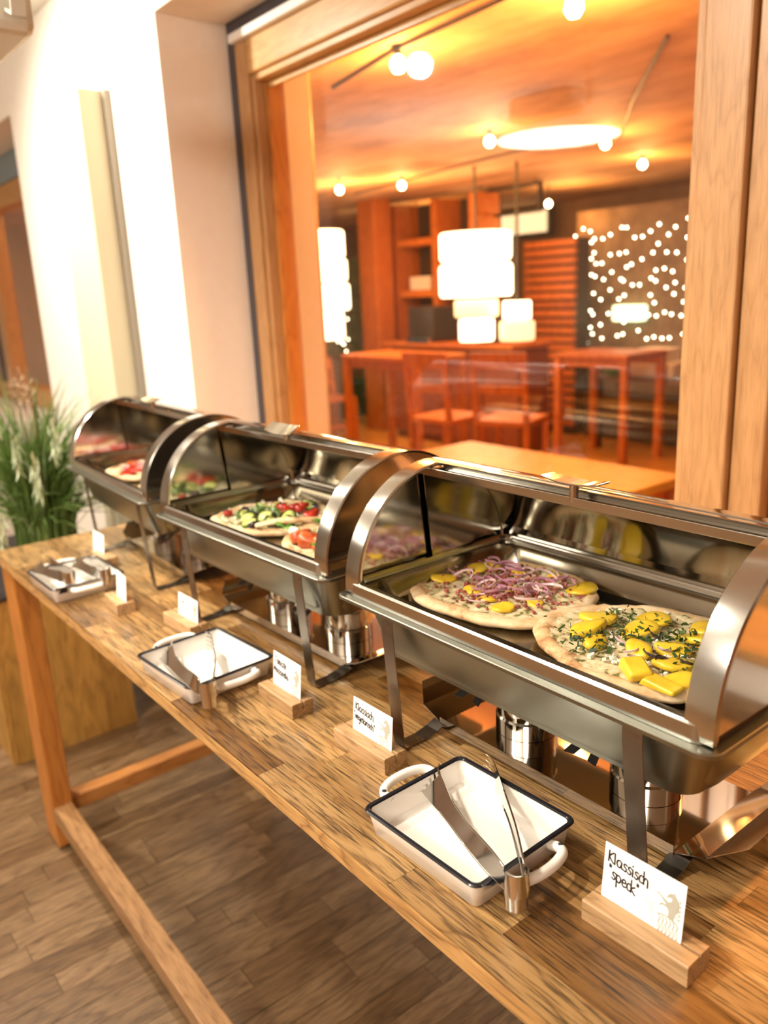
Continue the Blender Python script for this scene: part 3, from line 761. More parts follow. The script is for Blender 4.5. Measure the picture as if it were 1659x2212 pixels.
# leafy pot beyond the right edge, mirrored in the nearest dish's end plate
pt = thing('potted_plant', (.02, .98, TT), 'small green leafy plant right of the nearest dish, mirrored in its end plate', 'plant')
obj('pot', MB().lathe([(.02, 0), (.045, 0), (.06, .09), (.055, .09), (.045, .02), (.02, .02)], 20), ENAM, pt, smooth=40)
mb = MB(); rnd = random.Random(9)
for k in range(90):
    a = rnd.uniform(0, 2*PI); sp = rnd.uniform(.03, .17)
    blade(mb, (.03*math.cos(a), .03*math.sin(a), .02), (sp*math.cos(a), sp*math.sin(a), rnd.uniform(.08, .30)), .06, rnd.uniform(.008, .018), rnd)
o = obj('foliage', mb, GR, pt, fix=False); o['kind'] = 'stuff'

# ================================================================== FOOD
DOUGH = speckled('baked_dough', [(.32,(.30,.13,.045)),(.42,(.55,.34,.16)),(.55,(.68,.50,.29)),(.70,(.76,.62,.42))], 24, .6, 7, .5, .003, .1)
CREAMY = speckled('herbed_cream', [(.40,(.13,.13,.04)),(.46,(.50,.41,.22)),(.60,(.66,.56,.36)),(.75,(.74,.66,.50))], 75, .45, 5, .5, .002, .1)
POT = speckled('potato_flesh', [(.3,(.60,.37,.02)),(.6,(.74,.52,.035)),(.8,(.82,.64,.12))], 30, .32, 3, .15, .001, .15)
ONI = plain('red_onion', (.42,.20,.27), .3, 0, Subsurface_Weight=.2, Subsurface_Radius=(.004,.002,.002))
ONL = plain('pale_onion', (.62,.45,.45), .28, 0, Subsurface_Weight=.2, Subsurface_Radius=(.004,.002,.002))
BAC = speckled('bacon_cube', [(.35,(.20,.03,.025)),(.65,(.44,.15,.11))], 60, .4, 2, 0)
HERB = speckled('chopped_chive', [(.3,(.012,.03,.006)),(.7,(.05,.10,.015))], 60, .5, 2, 0)
CHEESE = plain('white_cheese', (.78,.74,.60), .4, 0, Subsurface_Weight=.2, Subsurface_Radius=(.004,.003,.002))
TOM = speckled('roast_tomato', [(.35,(.20,.010,.005)),(.65,(.48,.035,.010))], 40, .28, 3, .4, .002)
OLI = plain('dark_aubergine', (.035,.022,.03), .25)
COU = speckled('courgette_flesh', [(.35,(.32,.36,.08)),(.65,(.52,.55,.20))], 50, .35, 3, 0)
COUS = plain('courgette_skin', (.06,.11,.015), .35)
ROC = speckled('rocket_leaf', [(.3,(.05,.14,.015)),(.7,(.12,.28,.03))], 30, .45, 2, 0)
SAUCE = speckled('tomato_sauce', [(.35,(.30,.04,.01)),(.6,(.55,.12,.03)),(.75,(.72,.50,.28))], 40, .35, 4, .3, .002)

def outline_r(a, seed, amp=.09):
    v = Vector((math.cos(a)*1.2 + seed*3.1, math.sin(a)*1.2 + seed*1.7, seed))
    return 1 + amp*mnoise.noise(v) * 2 + .035*mnoise.noise(v*4)
def bread_z(x, y, rx, ry, seed):
    a = math.atan2(y/ry, x/rx); rr = math.hypot(x/rx, y/ry) / outline_r(a, seed)
    z = .010 + .003*mnoise.noise(Vector((x*40+seed, y*40, seed))) + .0016*mnoise.noise(Vector((x*110, y*110, seed)))
    if rr > .8: z += .004*math.exp(-((rr-.9)/.05)**2)
    return z
def flatbread(loc, rx, ry, rz, seed, lab, group='flatbreads in the chafing dishes'):
    r = thing('flatbread', loc, lab, 'flatbread', group, rz)
    nr, na = 26, 96; mb = MB()
    def ring(f, zz=None):
        L = []
        for i in range(na):
            a = 2*PI*i/na; q = outline_r(a, seed)*f; x, y = rx*q*math.cos(a), ry*q*math.sin(a)
            L.append((x, y, bread_z(x, y, rx, ry, seed) if zz is None else zz))
        return L
    loops = [ring(.97, .0)] + [ring(1.0, .004)] + [[(x, y, max(.006, z-.003)) for x, y, z in ring(1.0)]] + [ring(.97)]
    loops += [ring(.93*(1-k/nr)) for k in range(1, nr)]
    mb.loft(loops, True, True, True)
    obj('crust', mb, DOUGH, r, smooth='all')
    mb = MB(); loops = []
    for k in range(15):
        f = .86*(1-k/15); L = []
        for i in range(na):
            a = 2*PI*i/na; q = outline_r(a, seed)*f*(1 + (.05*math.sin(a*9+seed) + .04*math.sin(a*17))*(1 if k == 0 else .3)); x, y = rx*q*math.cos(a), ry*q*math.sin(a)
            z = bread_z(x, y, rx, ry, seed) + (.0012 + .0015*mnoise.noise(Vector((x*70+3, y*70, seed+4))) if k > 0 else -.001)
            L.append((x, y, z))
        loops.append(L)
    mb.loft(loops, True, False, True)
    obj('spread', mb, CREAMY, r, smooth='all')
    r['_s'] = seed
    return r
def on(rx, ry, seed, x, y): return bread_z(x, y, rx, ry, seed) + .002
def slice_mb(r1, r2, th, rnd):
    """uneven rounded slice, domed edge"""
    n = 18; ph = rnd.uniform(0, 6); L = []
    for f, z in ((.93, 0), (1, th*.35), (.97, th*.8), (.88, th), (.5, th*1.06)):
        L.append([(r1*f*math.cos(2*PI*i/n)*(1+.06*math.sin(3*2*PI*i/n+ph)), r2*f*math.sin(2*PI*i/n)*(1+.06*math.sin(2*2*PI*i/n+ph)), z + .0012*math.sin(2*PI*i/n*2+ph)) for i in range(n)])
    return MB().loft(L, True, True, True)
def chunks(n, rnd, place, size, shape='cube'):
    mb = MB()
    for _ in range(n):
        x, y, z = place(); s_ = rnd.uniform(*size)
        c = Vector((x, y, z + s_*.5)); q = Matrix.Rotation(rnd.uniform(0, 6.28), 3, Vector((rnd.uniform(-1,1), rnd.uniform(-1,1), 1)).normalized())
        e = (1, rnd.uniform(.6,1), rnd.uniform(.5,.9)) if shape == 'cube' else (rnd.uniform(.7, 1.7), rnd.uniform(.3,.8), .12)
        vs = [c + q @ Vector((a*s_*e[0]/2, b*s_*e[1]/2, d*s_*e[2]/2)) for a, b, d in ((-1,-1,-1),(1,-1,-1),(1,1,-1),(-1,1,-1),(-1,-1,1),(1,-1,1),(1,1,1),(-1,1,1))]
        mb.add(vs, [(0,3,2,1),(4,5,6,7),(0,1,5,4),(1,2,6,5),(2,3,7,6),(3,0,4,7)])
    return mb
def onion_arc(r0, span, wd, rnd):
    path = []; W = []; n = 16; st = rnd.uniform(0, 6.28); k2 = rnd.uniform(.6, 1)
    for k in range(n+1):
        a = st + span*k/n; path.append((r0*math.cos(a), r0*k2*math.sin(a), .004*math.sin(PI*k/n) + .002)); W.append((.3*wd*math.cos(a), .3*wd*math.sin(a), wd))
    return MB().strip(path, W, .0012)

rnd = random.Random(31)
FZ = TT + .2035
# --- onion / bacon flatbread
S = 1.3; RXA, RYA = .155, .122
f1 = flatbread((-.825, .872, FZ), RXA, RYA, math.radians(8), S, 'flatbread with red onion, bacon cubes and potato in the nearest dish')
pp = [(-.085, .035, .024, .018), (-.07, .055, .022, .016), (-.10, -.035, .022, .015), (-.03, -.05, .018, .012), (.035, .085, .016, .014), (.02, -.01, .017, .013), (.095, .06, .030, .024), (.045, -.075, .018, .014), (-.02, .06, .014, .012), (.07, -.03, .015, .012), (.01, -.065, .016, .01)]
for x, y, a, b in pp:
    obj('potato_slice', slice_mb(a, b, .005, rnd), POT, f1, smooth='all', loc=(x, y, on(RXA, RYA, S, x, y)-.001), rot=(rnd.uniform(-.15,.15), rnd.uniform(-.15,.15), rnd.uniform(0,3)))
def pl(rx, ry, s_, sd=.42, cx=0, cy=0):
    def g_():
        while True:
            x, y = rnd.gauss(cx, rx*sd), rnd.gauss(cy, ry*sd)
            if (x/rx)**2 + (y/ry)**2 < .68: return x, y, on(rx, ry, s_, x, y)
    return g_
o = obj('bacon_cubes', chunks(380, rnd, pl(RXA, RYA, S), (.003, .0062)), BAC, f1); o['kind'] = 'stuff'
for i in range(34):
    x, y, z = pl(RXA, RYA, S, .34, .0, .0)()
    obj('onion_ring', onion_arc(rnd.uniform(.010, .024), rnd.uniform(2.2, 5.2), rnd.uniform(.0022, .004), rnd), ONI if i % 3 else ONL, f1, smooth=50, loc=(x, y, z+.003 + rnd.uniform(0, .006)), rot=(rnd.uniform(-.35,.35), rnd.uniform(-.35,.35), 0))
# --- potato / herb flatbread
S2 = 4.1; RXB, RYB = .150, .128
f2 = flatbread((-.548, .842, FZ + .004), RXB, RYB, math.radians(-6), S2, 'flatbread with yellow potato slices and chopped herbs in the nearest dish')
pp = [(-.095, .005, .026, .021), (-.045, .055, .026, .023), (-.03, .015, .024, .018), (.02, .085, .018, .022), (.035, .045, .028, .017), (.075, .085, .026, .017), (.075, .035, .024, .015), (-.075, -.035, .024, .014), (.03, .0, .02, .014), (.095, .0, .022, .015), (.01, -.035, .018, .013), (.06, -.035, .022, .016), (.11, .04, .016, .013), (-.04, -.06, .012, .017), (.09, -.06, .018, .013)]
for x, y, a, b in pp:
    obj('potato_slice', slice_mb(a*1.14, b*1.16, rnd.uniform(.006, .010), rnd), POT, f2, smooth='all', loc=(x, y, on(RXB, RYB, S2, x, y)+.001), rot=(rnd.uniform(-.22,.22), rnd.uniform(-.22,.22), rnd.uniform(0,3)))
wd = MB().prism([(-.022, 0), (.020, 0), (.024, .012), (-.012, .019)], -.015, .013, 'y')
obj('potato_wedge', wd, POT, f2, smooth=60, bevel=.004, seg=3, loc=(.045, -.082, .013), rot=(0, 0, -.5))
obj('potato_wedge', MB().prism([(-.024, 0), (.022, 0), (.022, .006), (-.018, .010)], -.012, .012, 'y'), POT, f2, bevel=.003, seg=3, loc=(.085, -.085, .013), rot=(0, 0, .1))
clus = [(-.055, -.055), (-.03, -.02), (.0, .05), (.03, .02), (.06, .06), (-.01, -.01), (-.045, -.075), (.10, .02), (-.07, .03), (.08, -.02)]
def plc():
    c = rnd.choice(clus); x, y = rnd.gauss(c[0], .02), rnd.gauss(c[1], .016)
    return x, y, on(RXB, RYB, S2, x, y) + rnd.uniform(.002, .010)
o = obj('chopped_herbs', chunks(430, rnd, plc, (.0030, .0072), 'flake'), HERB, f2); o['kind'] = 'stuff'
o = obj('onion_bits', chunks(150, rnd, pl(RXB, RYB, S2, .35, .03, -.02), (.003, .0055)), CHEESE, f2); o['kind'] = 'stuff'
for i in range(9):
    x, y, z = pl(RXB, RYB, S2, .3, .05, -.03)()
    obj('onion_ring', onion_arc(rnd.uniform(.008, .014), rnd.uniform(3, 5.5), .003, rnd), ONL if i % 2 else OLI, f2, smooth=50, loc=(x, y, z+.005))
# --- middle dish
def rotp(x, y, c=(-1.354, .847), a=math.radians(1.7)): return (c[0] + x*math.cos(a) - y*math.sin(a), c[1] + x*math.sin(a) + y*math.cos(a))
S3 = 7.7; RXC, RYC = .140, .128
q = rotp(-.122, 0)
f3 = flatbread((q[0], q[1], FZ), RXC, RYC, math.radians(12), S3, 'flatbread with courgette, tomato and aubergine in the middle dish')
for i in range(7):
    x, y = rnd.uniform(-.03, .1), rnd.uniform(.0, .08)
    obj('tomato_piece', slice_mb(rnd.uniform(.012, .02), .013, .014, rnd), TOM, f3, smooth='all', loc=(x, y, .014), rot=(rnd.uniform(-.4,.4), rnd.uniform(-.4,.4), rnd.uniform(0,6)))
obj('tomato_piece', slice_mb(.011, .009, .009, rnd), TOM, f3, smooth='all', loc=(-.085, -.055, .013))
for i in range(13):
    x, y, z = pl(RXC, RYC, S3, .4, .01, -.02)()
    o = obj('courgette_slice', slice_mb(.017, .014, .012, rnd), COU, f3, smooth='all', loc=(x, y, z), rot=(rnd.uniform(-.6,.6), rnd.uniform(-.6,.6), rnd.uniform(0,6)))
    obj('skin', MB().lathe([(.0175, .001), (.0182, .006), (.0172, .0115)], 18, (0, 0, 0), False), COUS, o, smooth='all', fix=False)
for i in range(9):
    x, y, z = pl(RXC, RYC, S3, .4, -.02, -.02)()
    obj('aubergine_piece', slice_mb(.016, .009, .010, rnd), OLI, f3, smooth='all', loc=(x, y, z), rot=(rnd.uniform(-.5,.5), rnd.uniform(-.5,.5), rnd.uniform(0,6)))
o = obj('grated_cheese', chunks(170, rnd, pl(RXC, RYC, S3, .4), (.004, .010), 'flake'), CHEESE, f3); o['kind'] = 'stuff'
S4 = 9.2
q = rotp(.13, .0)
f4 = flatbread((q[0], q[1], FZ), .125, .12, .1, S4, 'flatbread with rocket leaves and tomato sauce in the middle dish')
lf = None
for i in range(46):
    mb = MB(); x, y = rnd.gauss(-.02, .05), rnd.gauss(.0, .045); a = rnd.uniform(0, 6.28)
    l = rnd.uniform(.022, .045); wdt = rnd.uniform(.006, .012); n = 8; vs = []
    for k in range(n+1):
        u = k/n; wv = wdt*math.sin(PI*min(1, u*1.02))*(1 if k % 2 else .5)
        vs += [(u*l, -wv, .010*math.sin(u*PI)), (u*l, 0, .012*math.sin(u*PI)-.001), (u*l, wv, .010*math.sin(u*PI))]
    for k in range(n): mb.add([], []); 
    mb.add(vs, [f for k in range(n) for f in ((3*k, 3*k+1, 3*k+4, 3*k+3), (3*k+1, 3*k+2, 3*k+5, 3*k+4))])
    obj('rocket_leaf', mb, ROC, f4, smooth='all', fix=False, loc=(x, y, .014 + rnd.uniform(0, .018)), rot=(rnd.uniform(-.5,.5), rnd.uniform(-.5,.5), a))
for x, y, s_ in ((-.045, -.07, .024), (-.015, -.075, .026), (.02, -.075, .020)):
    obj('sauce_chunk', slice_mb(s_, s_*.8, .022, rnd), SAUCE, f4, smooth='all', loc=(x, y, .012), rot=(rnd.uniform(-.3,.3), .2, rnd.uniform(0,6)))
obj('mozzarella_piece', slice_mb(.012, .010, .010, rnd), CHEESE, f4, smooth='all', loc=(-.055, -.078, .03))
# folded crust edge lying between both
q = rotp(-.02, -.005)
fe = []
for k in range(15):
    u = k/14; rr = .010*math.sin(PI*(.08+.84*u))**.4 * (1+.25*mnoise.noise(Vector((u*7, 1, 2))))
    c = Vector((-.03 + .055*u + .01*math.sin(u*5), -.085 + .17*u, .020 + .006*math.sin(u*6)))
    fe.append([c + Vector((1.7*rr*math.cos(a), 0, rr*.6*math.sin(a))) for a in [2*PI*i/10 for i in range(10)]])
tag(obj('crust_strip', MB().loft(fe, True, True, True), DOUGH, smooth='all', loc=(q[0], q[1], FZ)), 'raised crust edge lying between both flatbreads in the middle dish', 'bread crust')
# --- far dish
for (x, y, rx, rz_, sd, lb) in ((-.125, 0, .13, .3, 12.1, 'reddish tomato flatbread in the farthest dish, left one'), (.13, 0, .13, -.2, 14.4, 'reddish tomato flatbread in the farthest dish, right one')):
    a = math.radians(-2.4); qx, qy = -2.069 + x*math.cos(a) - y*math.sin(a), .866 + x*math.sin(a) + y*math.cos(a)
    ff = flatbread((qx, qy, FZ), rx, .125, rz_, sd, lb)
    for i in range(16):
        px, py, pz = pl(rx, .125, sd, .45)()
        obj('tomato_slice', slice_mb(rnd.uniform(.02, .03), .022, .005, rnd), TOM if i % 4 else SAUCE, ff, smooth='all', loc=(px, py, pz), rot=(rnd.uniform(-.2,.2), rnd.uniform(-.2,.2), rnd.uniform(0,6)))
    for i in range(8):
        px, py, pz = pl(rx, .125, sd, .4)()
        obj('onion_ring', onion_arc(.018, 4, .003, rnd), ONL, ff, smooth=50, loc=(px, py, pz+.006))

# ================================================================== ENAMEL TRAYS
def tray(loc, rz, lab, chip=True):
    r = thing('enamel_tray', loc, lab, 'tray', 'white enamel trays for the tongs', rz)
    hx, hy, h = .100, .088, .037
    loops = [rrect(hx-.012, hy-.012, .006, 0), rrect(hx-.0085, hy-.0085, .009, .002), rrect(hx-.003, hy-.003, .011, h-.004), rrect(hx, hy, .013, h-.003), rrect(hx+.0008, hy+.0008, .0135, h-.0015), rrect(hx-.001, hy-.001, .012, h),
             rrect(hx-.004, hy-.004, .010, h-.001), rrect(hx-.0115, hy-.0115, .008, .005), rrect(hx-.0165, hy-.0165, .006, .0028)]
    obj('dish', MB().loft(loops, True, True, True), ENAM, r, smooth=50)
    rim = MB().loft([rrect(hx+.0006, hy+.0006, .0135, h-.0022), rrect(hx+.0012, hy+.0012, .014, h-.001), rrect(hx-.0005, hy-.0005, .0125, h+.0008), rrect(hx-.0048, hy-.0048, .009, h+.0004), rrect(hx-.0062, hy-.0062, .0085, h-.0018)], True)
    obj('black_rim', rim, ENAMB, r, smooth=50)
    sp_ = [[(hx-.003, -hy+.012, h-.004), (hx-.003, -hy+.040, h-.004)], [(hx+.007, -hy+.017, h+.0004), (hx+.007, -hy+.035, h+.0004)], [(hx+.005, -hy+.018, h-.003), (hx+.005, -hy+.034, h-.003)], [(hx-.003, -hy+.016, h-.014), (hx-.003, -hy+.036, h-.014)]]
    obj('pouring_lip', MB().loft([[l[0], l[1]] for l in sp_], False), ENAMB, r, smooth=60)
    for sx in (-1, 1):
        path = [(sx*(hx-.004), -.038, h-.012)] + [(sx*(hx + .034*math.sin(PI*k/12)), -.038 + .076*k/12 if 1 else 0, h-.011+.004*math.sin(PI*k/12)) for k in range(1, 12)] + [(sx*(hx-.004), .038, h-.012)]
        # rounder loop: squash the ends outwards
        path = [(sx*(hx-.005), -.040, h-.012), (sx*(hx+.010), -.041, h-.010), (sx*(hx+.020), -.034, h-.008), (sx*(hx+.0255), -.018, h-.007), (sx*(hx+.027), 0, h-.007), (sx*(hx+.0255), .018, h-.007), (sx*(hx+.020), .034, h-.008), (sx*(hx+.010), .041, h-.010), (sx*(hx-.005), .040, h-.012)]
        P = [Vector(p_) for p_ in path]; fine = []
        for i in range(len(P)-1):
            p0, p1, p2, p3 = P[max(i-1,0)], P[i], P[i+1], P[min(i+2, len(P)-1)]
            for u in (0, .25, .5, .75):
                fine.append(.5*((2*p1) + (p2-p0)*u + (2*p0-5*p1+4*p2-p3)*u*u + (3*p1-p0-3*p2+p3)*u**3))
        fine.append(P[-1])
        hd = obj('handle', MB().tube(fine, .0065, 12), ENAM, r, smooth='all')
        obj('chip', MB().lathe([(.001, .0012), (.0028, .0008), (.0034, 0), (.002, -.001)], 7), CHIP, hd, loc=(sx*(hx+.012), sx*.041 if sx > 0 else -.041, h-.0035))
    return r
t1 = tray((-.6415, .604, TT), math.radians(1.5), 'nearest white enamel tray with black rim and tongs')
t2 = tray((-1.300, .573, TT), math.radians(3.5), 'middle white enamel tray with black rim between two card holders')
t3 = tray((-1.972, .558, TT), math.radians(1.0), 'farthest white enamel tray with black rim near the table corner')

def tongs(loc, rz, spread, lab, pitch=-.10, L=.222):
    """U-bent tongs lying on edge: local origin under the bend, arms run to -x and dip into the tray"""
    r = thing('serving_tongs', loc, lab, 'tongs', 'steel serving tongs in the trays', rz)
    r.rotation_euler = (0, pitch, rz)
    R0 = .0135; wd_ = .026
    bend = [(R0*math.cos(math.radians(a)), R0*math.sin(math.radians(a)), 0) for a in range(-125, 126, 10)]
    obj('spring_bend', MB().strip(bend, (0, 0, wd_), .0009), TONG, r, smooth=50)
    bend = [(-.004 + .0122*math.cos(math.radians(a)), .0122*math.sin(math.radians(a)), -.0225) for a in range(-150, 151, 10)]
    obj('locking_ring', MB().strip(bend, (0, 0, .019), .0009), TONG, r, smooth=50)
    for sy in (-1, 1):
        st = Vector((R0*math.cos(math.radians(120)), sy*R0*math.sin(math.radians(120)), .0))
        n = 18; path = []; W = []
        for k in range(n+1):
            u = k/n; x = st.x - u*L; y = st.y + sy*(spread*.5*u + .005*math.sin(u*PI))
            wv = .022 + .004*math.cos(u*PI*2) + (max(0, u-.72)*.030)
            path.append((x, y, .001)); tw_ = min(1, u*2.5)*(.85 if sy < 0 else .12); W.append((0, wv*math.sin(tw_), wv*math.cos(tw_)))
        arm = obj('arm', MB().strip(path, W, .0011), TONG, r, smooth=50)
        for sz in (-1, 1):
            edge = [(p[0], p[1] - sy*.0006 + sz*W[k][1]/2, p[2] + sz*W[k][2]/2) for k, p in enumerate(path[:14])]
            obj('rolled_edge', MB().tube(edge, .0014, 6), TONG, arm, smooth='all')
        tip = Vector(path[-1]); Wt = Vector(W[-1]); wv = Wt.length; Wn = Wt.normalized()
        for j in range(5):
            zo = (j-2)*wv*.225
            tp_ = [tip + Vector(d_) + Wn*zo*f_ for d_, f_ in (((.002, 0, 0), 1), ((-.014, -sy*.001, 0), 1.03), ((-.026, -sy*.004, 0), 1.05), ((-.030, -sy*.006, 0), 1.05))]
            obj('tine', MB().strip(tp_, [tuple(Wn*q_) for q_ in (.0036, .0034, .0026, .001)], .001), TONG, arm, smooth=50)
    return r
tongs((-.507, .547, TT+.0525), math.radians(-29), .062, 'steel serving tongs standing on edge in the nearest tray')
tongs((-1.146, .505, TT+.0525), math.radians(-17), .062, 'steel serving tongs standing on edge in the middle tray')
tongs((-1.885, .520, TT+.0545), math.radians(3), .010, 'steel tongs in the farthest tray, lying nearer the table edge', -.07, .17)
tongs((-1.845, .590, TT+.0545), math.radians(-3), .012, 'steel tongs in the farthest tray, lying nearer the wall', -.07, .18)

# ================================================================== CARD HOLDERS AND CARDS
GL = {  # handwriting strokes: (advance, [polylines]) x-height = 1
 'K': (.85, [[(0,0),(.05,1.5)],[(.75,1.45),(.1,.7),(.8,0)]]),
 'k': (.8, [[(0,0),(0,1.7)],[(.6,1.0),(.05,.5),(.65,-.05)]]),
 'l': (.4, [[(.05,1.5),(.1,0)]]),
 'a': (.95, [[(.72,.85),(.45,1),(.15,.85),(.0,.5),(.15,.1),(.4,0),(.62,.2),(.74,.55),(.76,.9),(.74,.3),(.85,.02)]]),
 's': (.68, [[(.58,.92),(.35,1.02),(.12,.85),(.2,.6),(.48,.45),(.52,.2),(.3,0),(.02,.1)]]),
 'i': (.35, [[(.05,.95),(.1,0)],[(.03,1.35),(.06,1.45)]]),
 'c': (.62, [[(.6,.88),(.35,1.0),(.08,.75),(.03,.35),(.2,.03),(.58,.08)]]),
 'h': (.85, [[(0,1.7),(.05,0)],[(.05,.5),(.3,.95),(.6,.85),(.68,.4),(.66,-.15)]]),
 'p': (.85, [[(0,1),(.06,-.75)],[(.03,.8),(.4,1.02),(.7,.7),(.6,.2),(.3,.02),(.06,.2)]]),
 'e': (.75, [[(.03,.5),(.55,.6),(.58,.88),(.3,1.02),(.05,.7),(.08,.2),(.35,0),(.65,.15)]]),
 'v': (.65, [[(0,1),(.25,0),(.55,1.05)]]),
 'g': (.8, [[(.6,.85),(.3,1.0),(.05,.7),(.1,.2),(.4,.1),(.62,.6),(.62,-.5),(.35,-.85),(.1,-.6)]]),
 't': (.55, [[(.22,1.4),(.25,.15),(.45,0)],[(0,1.0),(.5,1.02)]]),
 'r': (.58, [[(.02,1),(.08,0)],[(.06,.6),(.25,.95),(.52,.95)]]),
 'T': (.9, [[(0,1.45),(.85,1.5)],[(.4,1.45),(.35,.1),(.15,.0)]]),
 'o': (.8, [[(.4,1),(.1,.8),(.03,.4),(.25,0),(.55,.1),(.66,.5),(.55,.9),(.35,1)]]),
 'm': (1.15, [[(0,1),(.04,0)],[(.03,.6),(.22,.98),(.42,.8),(.44,0)],[(.44,.6),(.65,.98),(.88,.8),(.92,0)]]),
 'M': (1.1, [[(0,0),(.1,1.4),(.45,.4),(.85,1.4),(.95,0)]]),
 'z': (.65, [[(0,1),(.5,1),(.05,.05),(.58,.0)]]),
 '"': (.45, [[(.02,1.75),(.05,1.4)],[(.22,1.72),(.2,1.4)]]),
 '~': (.6, [[(0,.4),(.15,.7),(.3,.2),(.5,.6)]]), ' ': (.4, []), '.': (.2, [[(0,0),(.05,.05)]])}
def ribbon(mb, pl_, wd_, y=-.0009):
    P = [Vector((p[0], 0, p[1])) for p in pl_]
    F = [P[0]]
    for i in range(len(P)-1):
        p0, p1, p2, p3 = P[max(i-1,0)], P[i], P[i+1], P[min(i+2, len(P)-1)]
        for u in (.25, .5, .75, 1):
            F.append(.5*((2*p1) + (p2-p0)*u + (2*p0-5*p1+4*p2-p3)*u*u + (3*p1-p0-3*p2+p3)*u**3))
    vs = []
    for i, p_ in enumerate(F):
        t_ = (F[min(i+1, len(F)-1)] - F[max(i-1, 0)]); t_ = t_.normalized() if t_.length > 1e-9 else Vector((1,0,0))
        n_ = Vector((-t_.z, 0, t_.x)) * wd_/2
        e = t_ * (wd_*.4 if i == len(F)-1 else (-wd_*.4 if i == 0 else 0))
        vs += [(p_+n_+e) + Vector((0, y, 0)), (p_-n_+e) + Vector((0, y, 0))]
    mb.add(vs, [(2*i, 2*i+1, 2*i+3, 2*i+2) for i in range(len(F)-1)])
def write(mb, text, u0, v0, size, wd_, slope=0, sp=1.0):
    u = u0
    for ch in text:
        adv, st = GL[ch]
        for pl_ in st:
            ribbon(mb, [(u + x*size*.9, v0 + y*size + (u + x*size*.9 - u0)*slope) for x, y in pl_], wd_)
        u += adv*size*.98*sp
def emblem(mb, mb2, u, v, s_):
    """rearing horse in pale print with scroll work around and below"""
    body = [(-.06,-.05),(.28,-.05),(.34,.3),(.50,.62),(.52,.92),(.40,1.2),(.24,1.36),(.22,1.48),(.14,1.38),(.0,1.36),(-.14,1.2),(-.2,1.1),(-.14,1.04),(.0,1.12),(.1,1.08),(.08,.92),(-.1,.80),(-.42,.95),(-.62,1.08),(-.78,1.04),(-.7,.98),(-.6,1.0),(-.42,.84),(-.18,.62),(-.45,.60),(-.60,.40),(-.54,.38),(-.40,.52),(-.12,.48),(-.02,.3)]
    n = len(body); c = (.12, .55)
    mb.add([(u + x*s_, -.0007, v + z*s_) for x, z in body], [tuple(range(n))])
    for k in range(5):
        a = k*.55
        ribbon(mb2, [(u + (.35+.12*math.cos(a))*s_, v + (1.2-k*.24)*s_), (u + (.58+.05*math.sin(a))*s_, v + (1.15-k*.24)*s_), (u+.45*s_, v + (1.05-k*.24)*s_)], s_*.05)
    for k in range(6):
        x0 = u + (-.55 + k*.2)*s_
        ribbon(mb2, [(x0, v-.1*s_), (x0+.1*s_, v-.3*s_), (x0+.02*s_, v-.55*s_), (x0+.15*s_, v-.7*s_)], s_*.05)
        ribbon(mb2, [(x0-.05*s_, v-.75*s_), (x0+.12*s_, v-.85*s_), (x0+.05*s_, v-1.0*s_)], s_*.05)
    ribbon(mb2, [(u-.6*s_, v-.08*s_), (u-.1*s_, v+.0*s_), (u+.45*s_, v-.12*s_)], s_*.06)
    for k in range(5):
        ribbon(mb2, [(u-(1.3-.1*k)*s_, v+(.35-.25*k)*s_), (u-(1.05-.05*k)*s_, v+(.25-.22*k)*s_), (u-(.8)*s_, v+(.3-.25*k)*s_)], s_*.035)
def holder(loc, rz, L, lab):
    prof = [(-.0205, 0), (.0205, 0), (.0205, .0235), (.019, .025), (.0035, .025), (.0025, .011), (.0005, .011), (.0005, .025), (-.019, .025), (-.0205, .0235)]
    o = obj('card_holder', MB().prism(prof, -L/2, L/2), HOLD, loc=loc, rot=(0, 0, rz), bevel=.0007, seg=2)
    return tag(o, lab, 'card holder', 'wooden card holders along the table front')
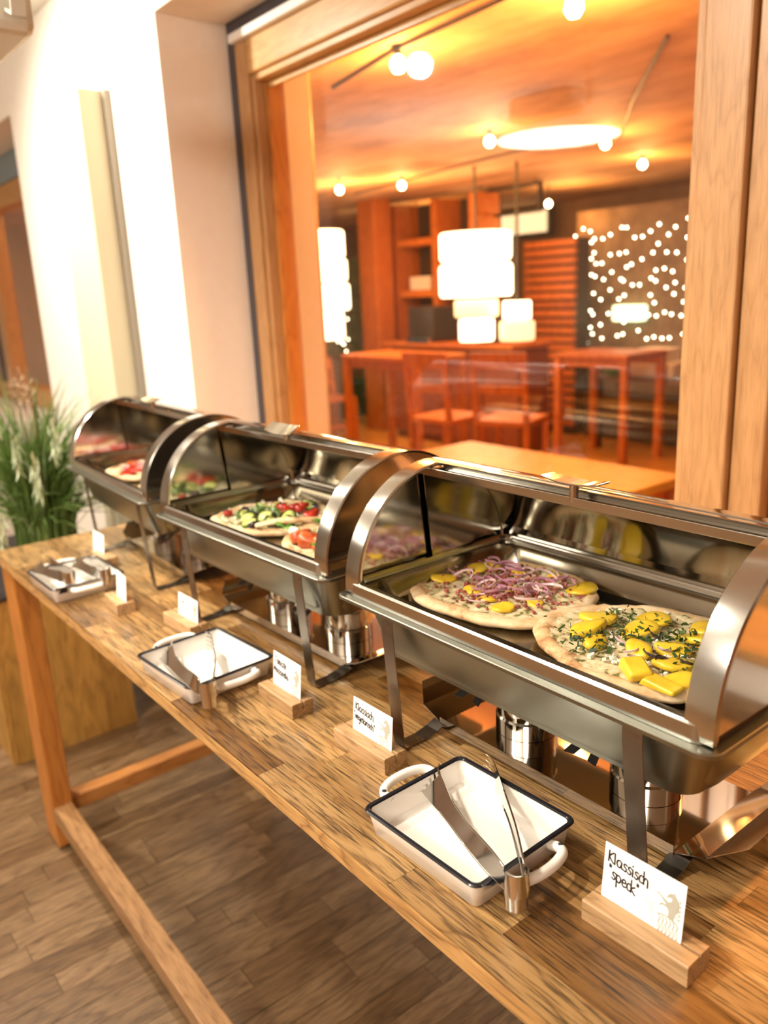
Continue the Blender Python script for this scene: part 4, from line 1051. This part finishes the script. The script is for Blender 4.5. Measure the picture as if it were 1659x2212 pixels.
def card(loc, rz, w_, h_, lab, lines, size, em=True, tilt=.10):
    """loc: bottom middle of the card"""
    r = thing('menu_card', loc, lab, 'card', 'white menu cards in the wooden holders', rz); r.rotation_euler = (-tilt, 0, rz)
    obj('paper', bx(-w_/2, w_/2, -.0005, .0, 0, h_), CARD, r)
    mb = MB()
    for (txt, u0, v0, sl, k) in lines: write(mb, txt, u0, v0, size*k, size*.20, sl)
    obj('lettering', mb, INK, r, fix=False)
    if em:
        a, b = MB(), MB(); emblem(a, b, w_/2-.016, h_*.42, .020)
        for mm in (b,):
            a.add([(v[0], v[1], v[2]) for v in mm.v], mm.f)
        obj('emblem', a, PALEINK, r, fix=False)
    return r
holder((-.4025, .625, TT), math.radians(1.5), .125, 'nearest wooden card holder at the lower right corner')
card((-.409, .6265, TT+.012), math.radians(1.5), .095, .076, 'nearest white menu card reading Klassisch speck', [('Klassisch', -.042, .056, -.10, 1), ('"speck"', -.040, .0385, -.14, 1.0)], .0083)
holder((-.882, .633, TT), math.radians(1), .123, 'wooden card holder left of the nearest tray')
card((-.878, .6345, TT+.012), math.radians(1), .092, .064, 'white menu card reading Klassisch vegetarisch', [('Klassisch', -.040, .046, -.10, .95), ('"vegetarisch"', -.043, .0315, -.12, .78)], .0078)
holder((-1.100, .621, TT), math.radians(0), .110, 'wooden card holder between middle tray and nearest dish legs')
card((-1.098, .6225, TT+.012), 0, .086, .071, 'white menu card reading Tomate Mozzarella', [('Tomate', -.038, .052, -.10, .95), ('Mozzarella', -.040, .036, -.10, .82)], .0080)
holder((-1.528, .640, TT), math.radians(2), .125, 'wooden card holder behind the middle tray')
card((-1.518, .6415, TT+.012), math.radians(2), .085, .060, 'small white menu card behind the middle tray with two short scribbled lines', [('~~.~~', -.030, .040, 0, .8), ('~~.', -.028, .026, 0, .8)], .0075)
holder((-1.748, .583, TT), math.radians(-5), .098, 'wooden card holder right of the farthest tray')
card((-1.742, .5845, TT+.012), math.radians(-5), .072, .070, 'blank looking white menu card right of the farthest tray', [('~~~', -.02, .040, -.1, .7)], .007, False)
holder((-2.10, .675, TT), 0, .10, 'wooden card holder behind the farthest tray')
card((-2.145, .6765, TT+.012), 0, .080, .062, 'blank white menu card at the far left table corner', [('~~', -.02, .04, 0, .7)], .007, False)
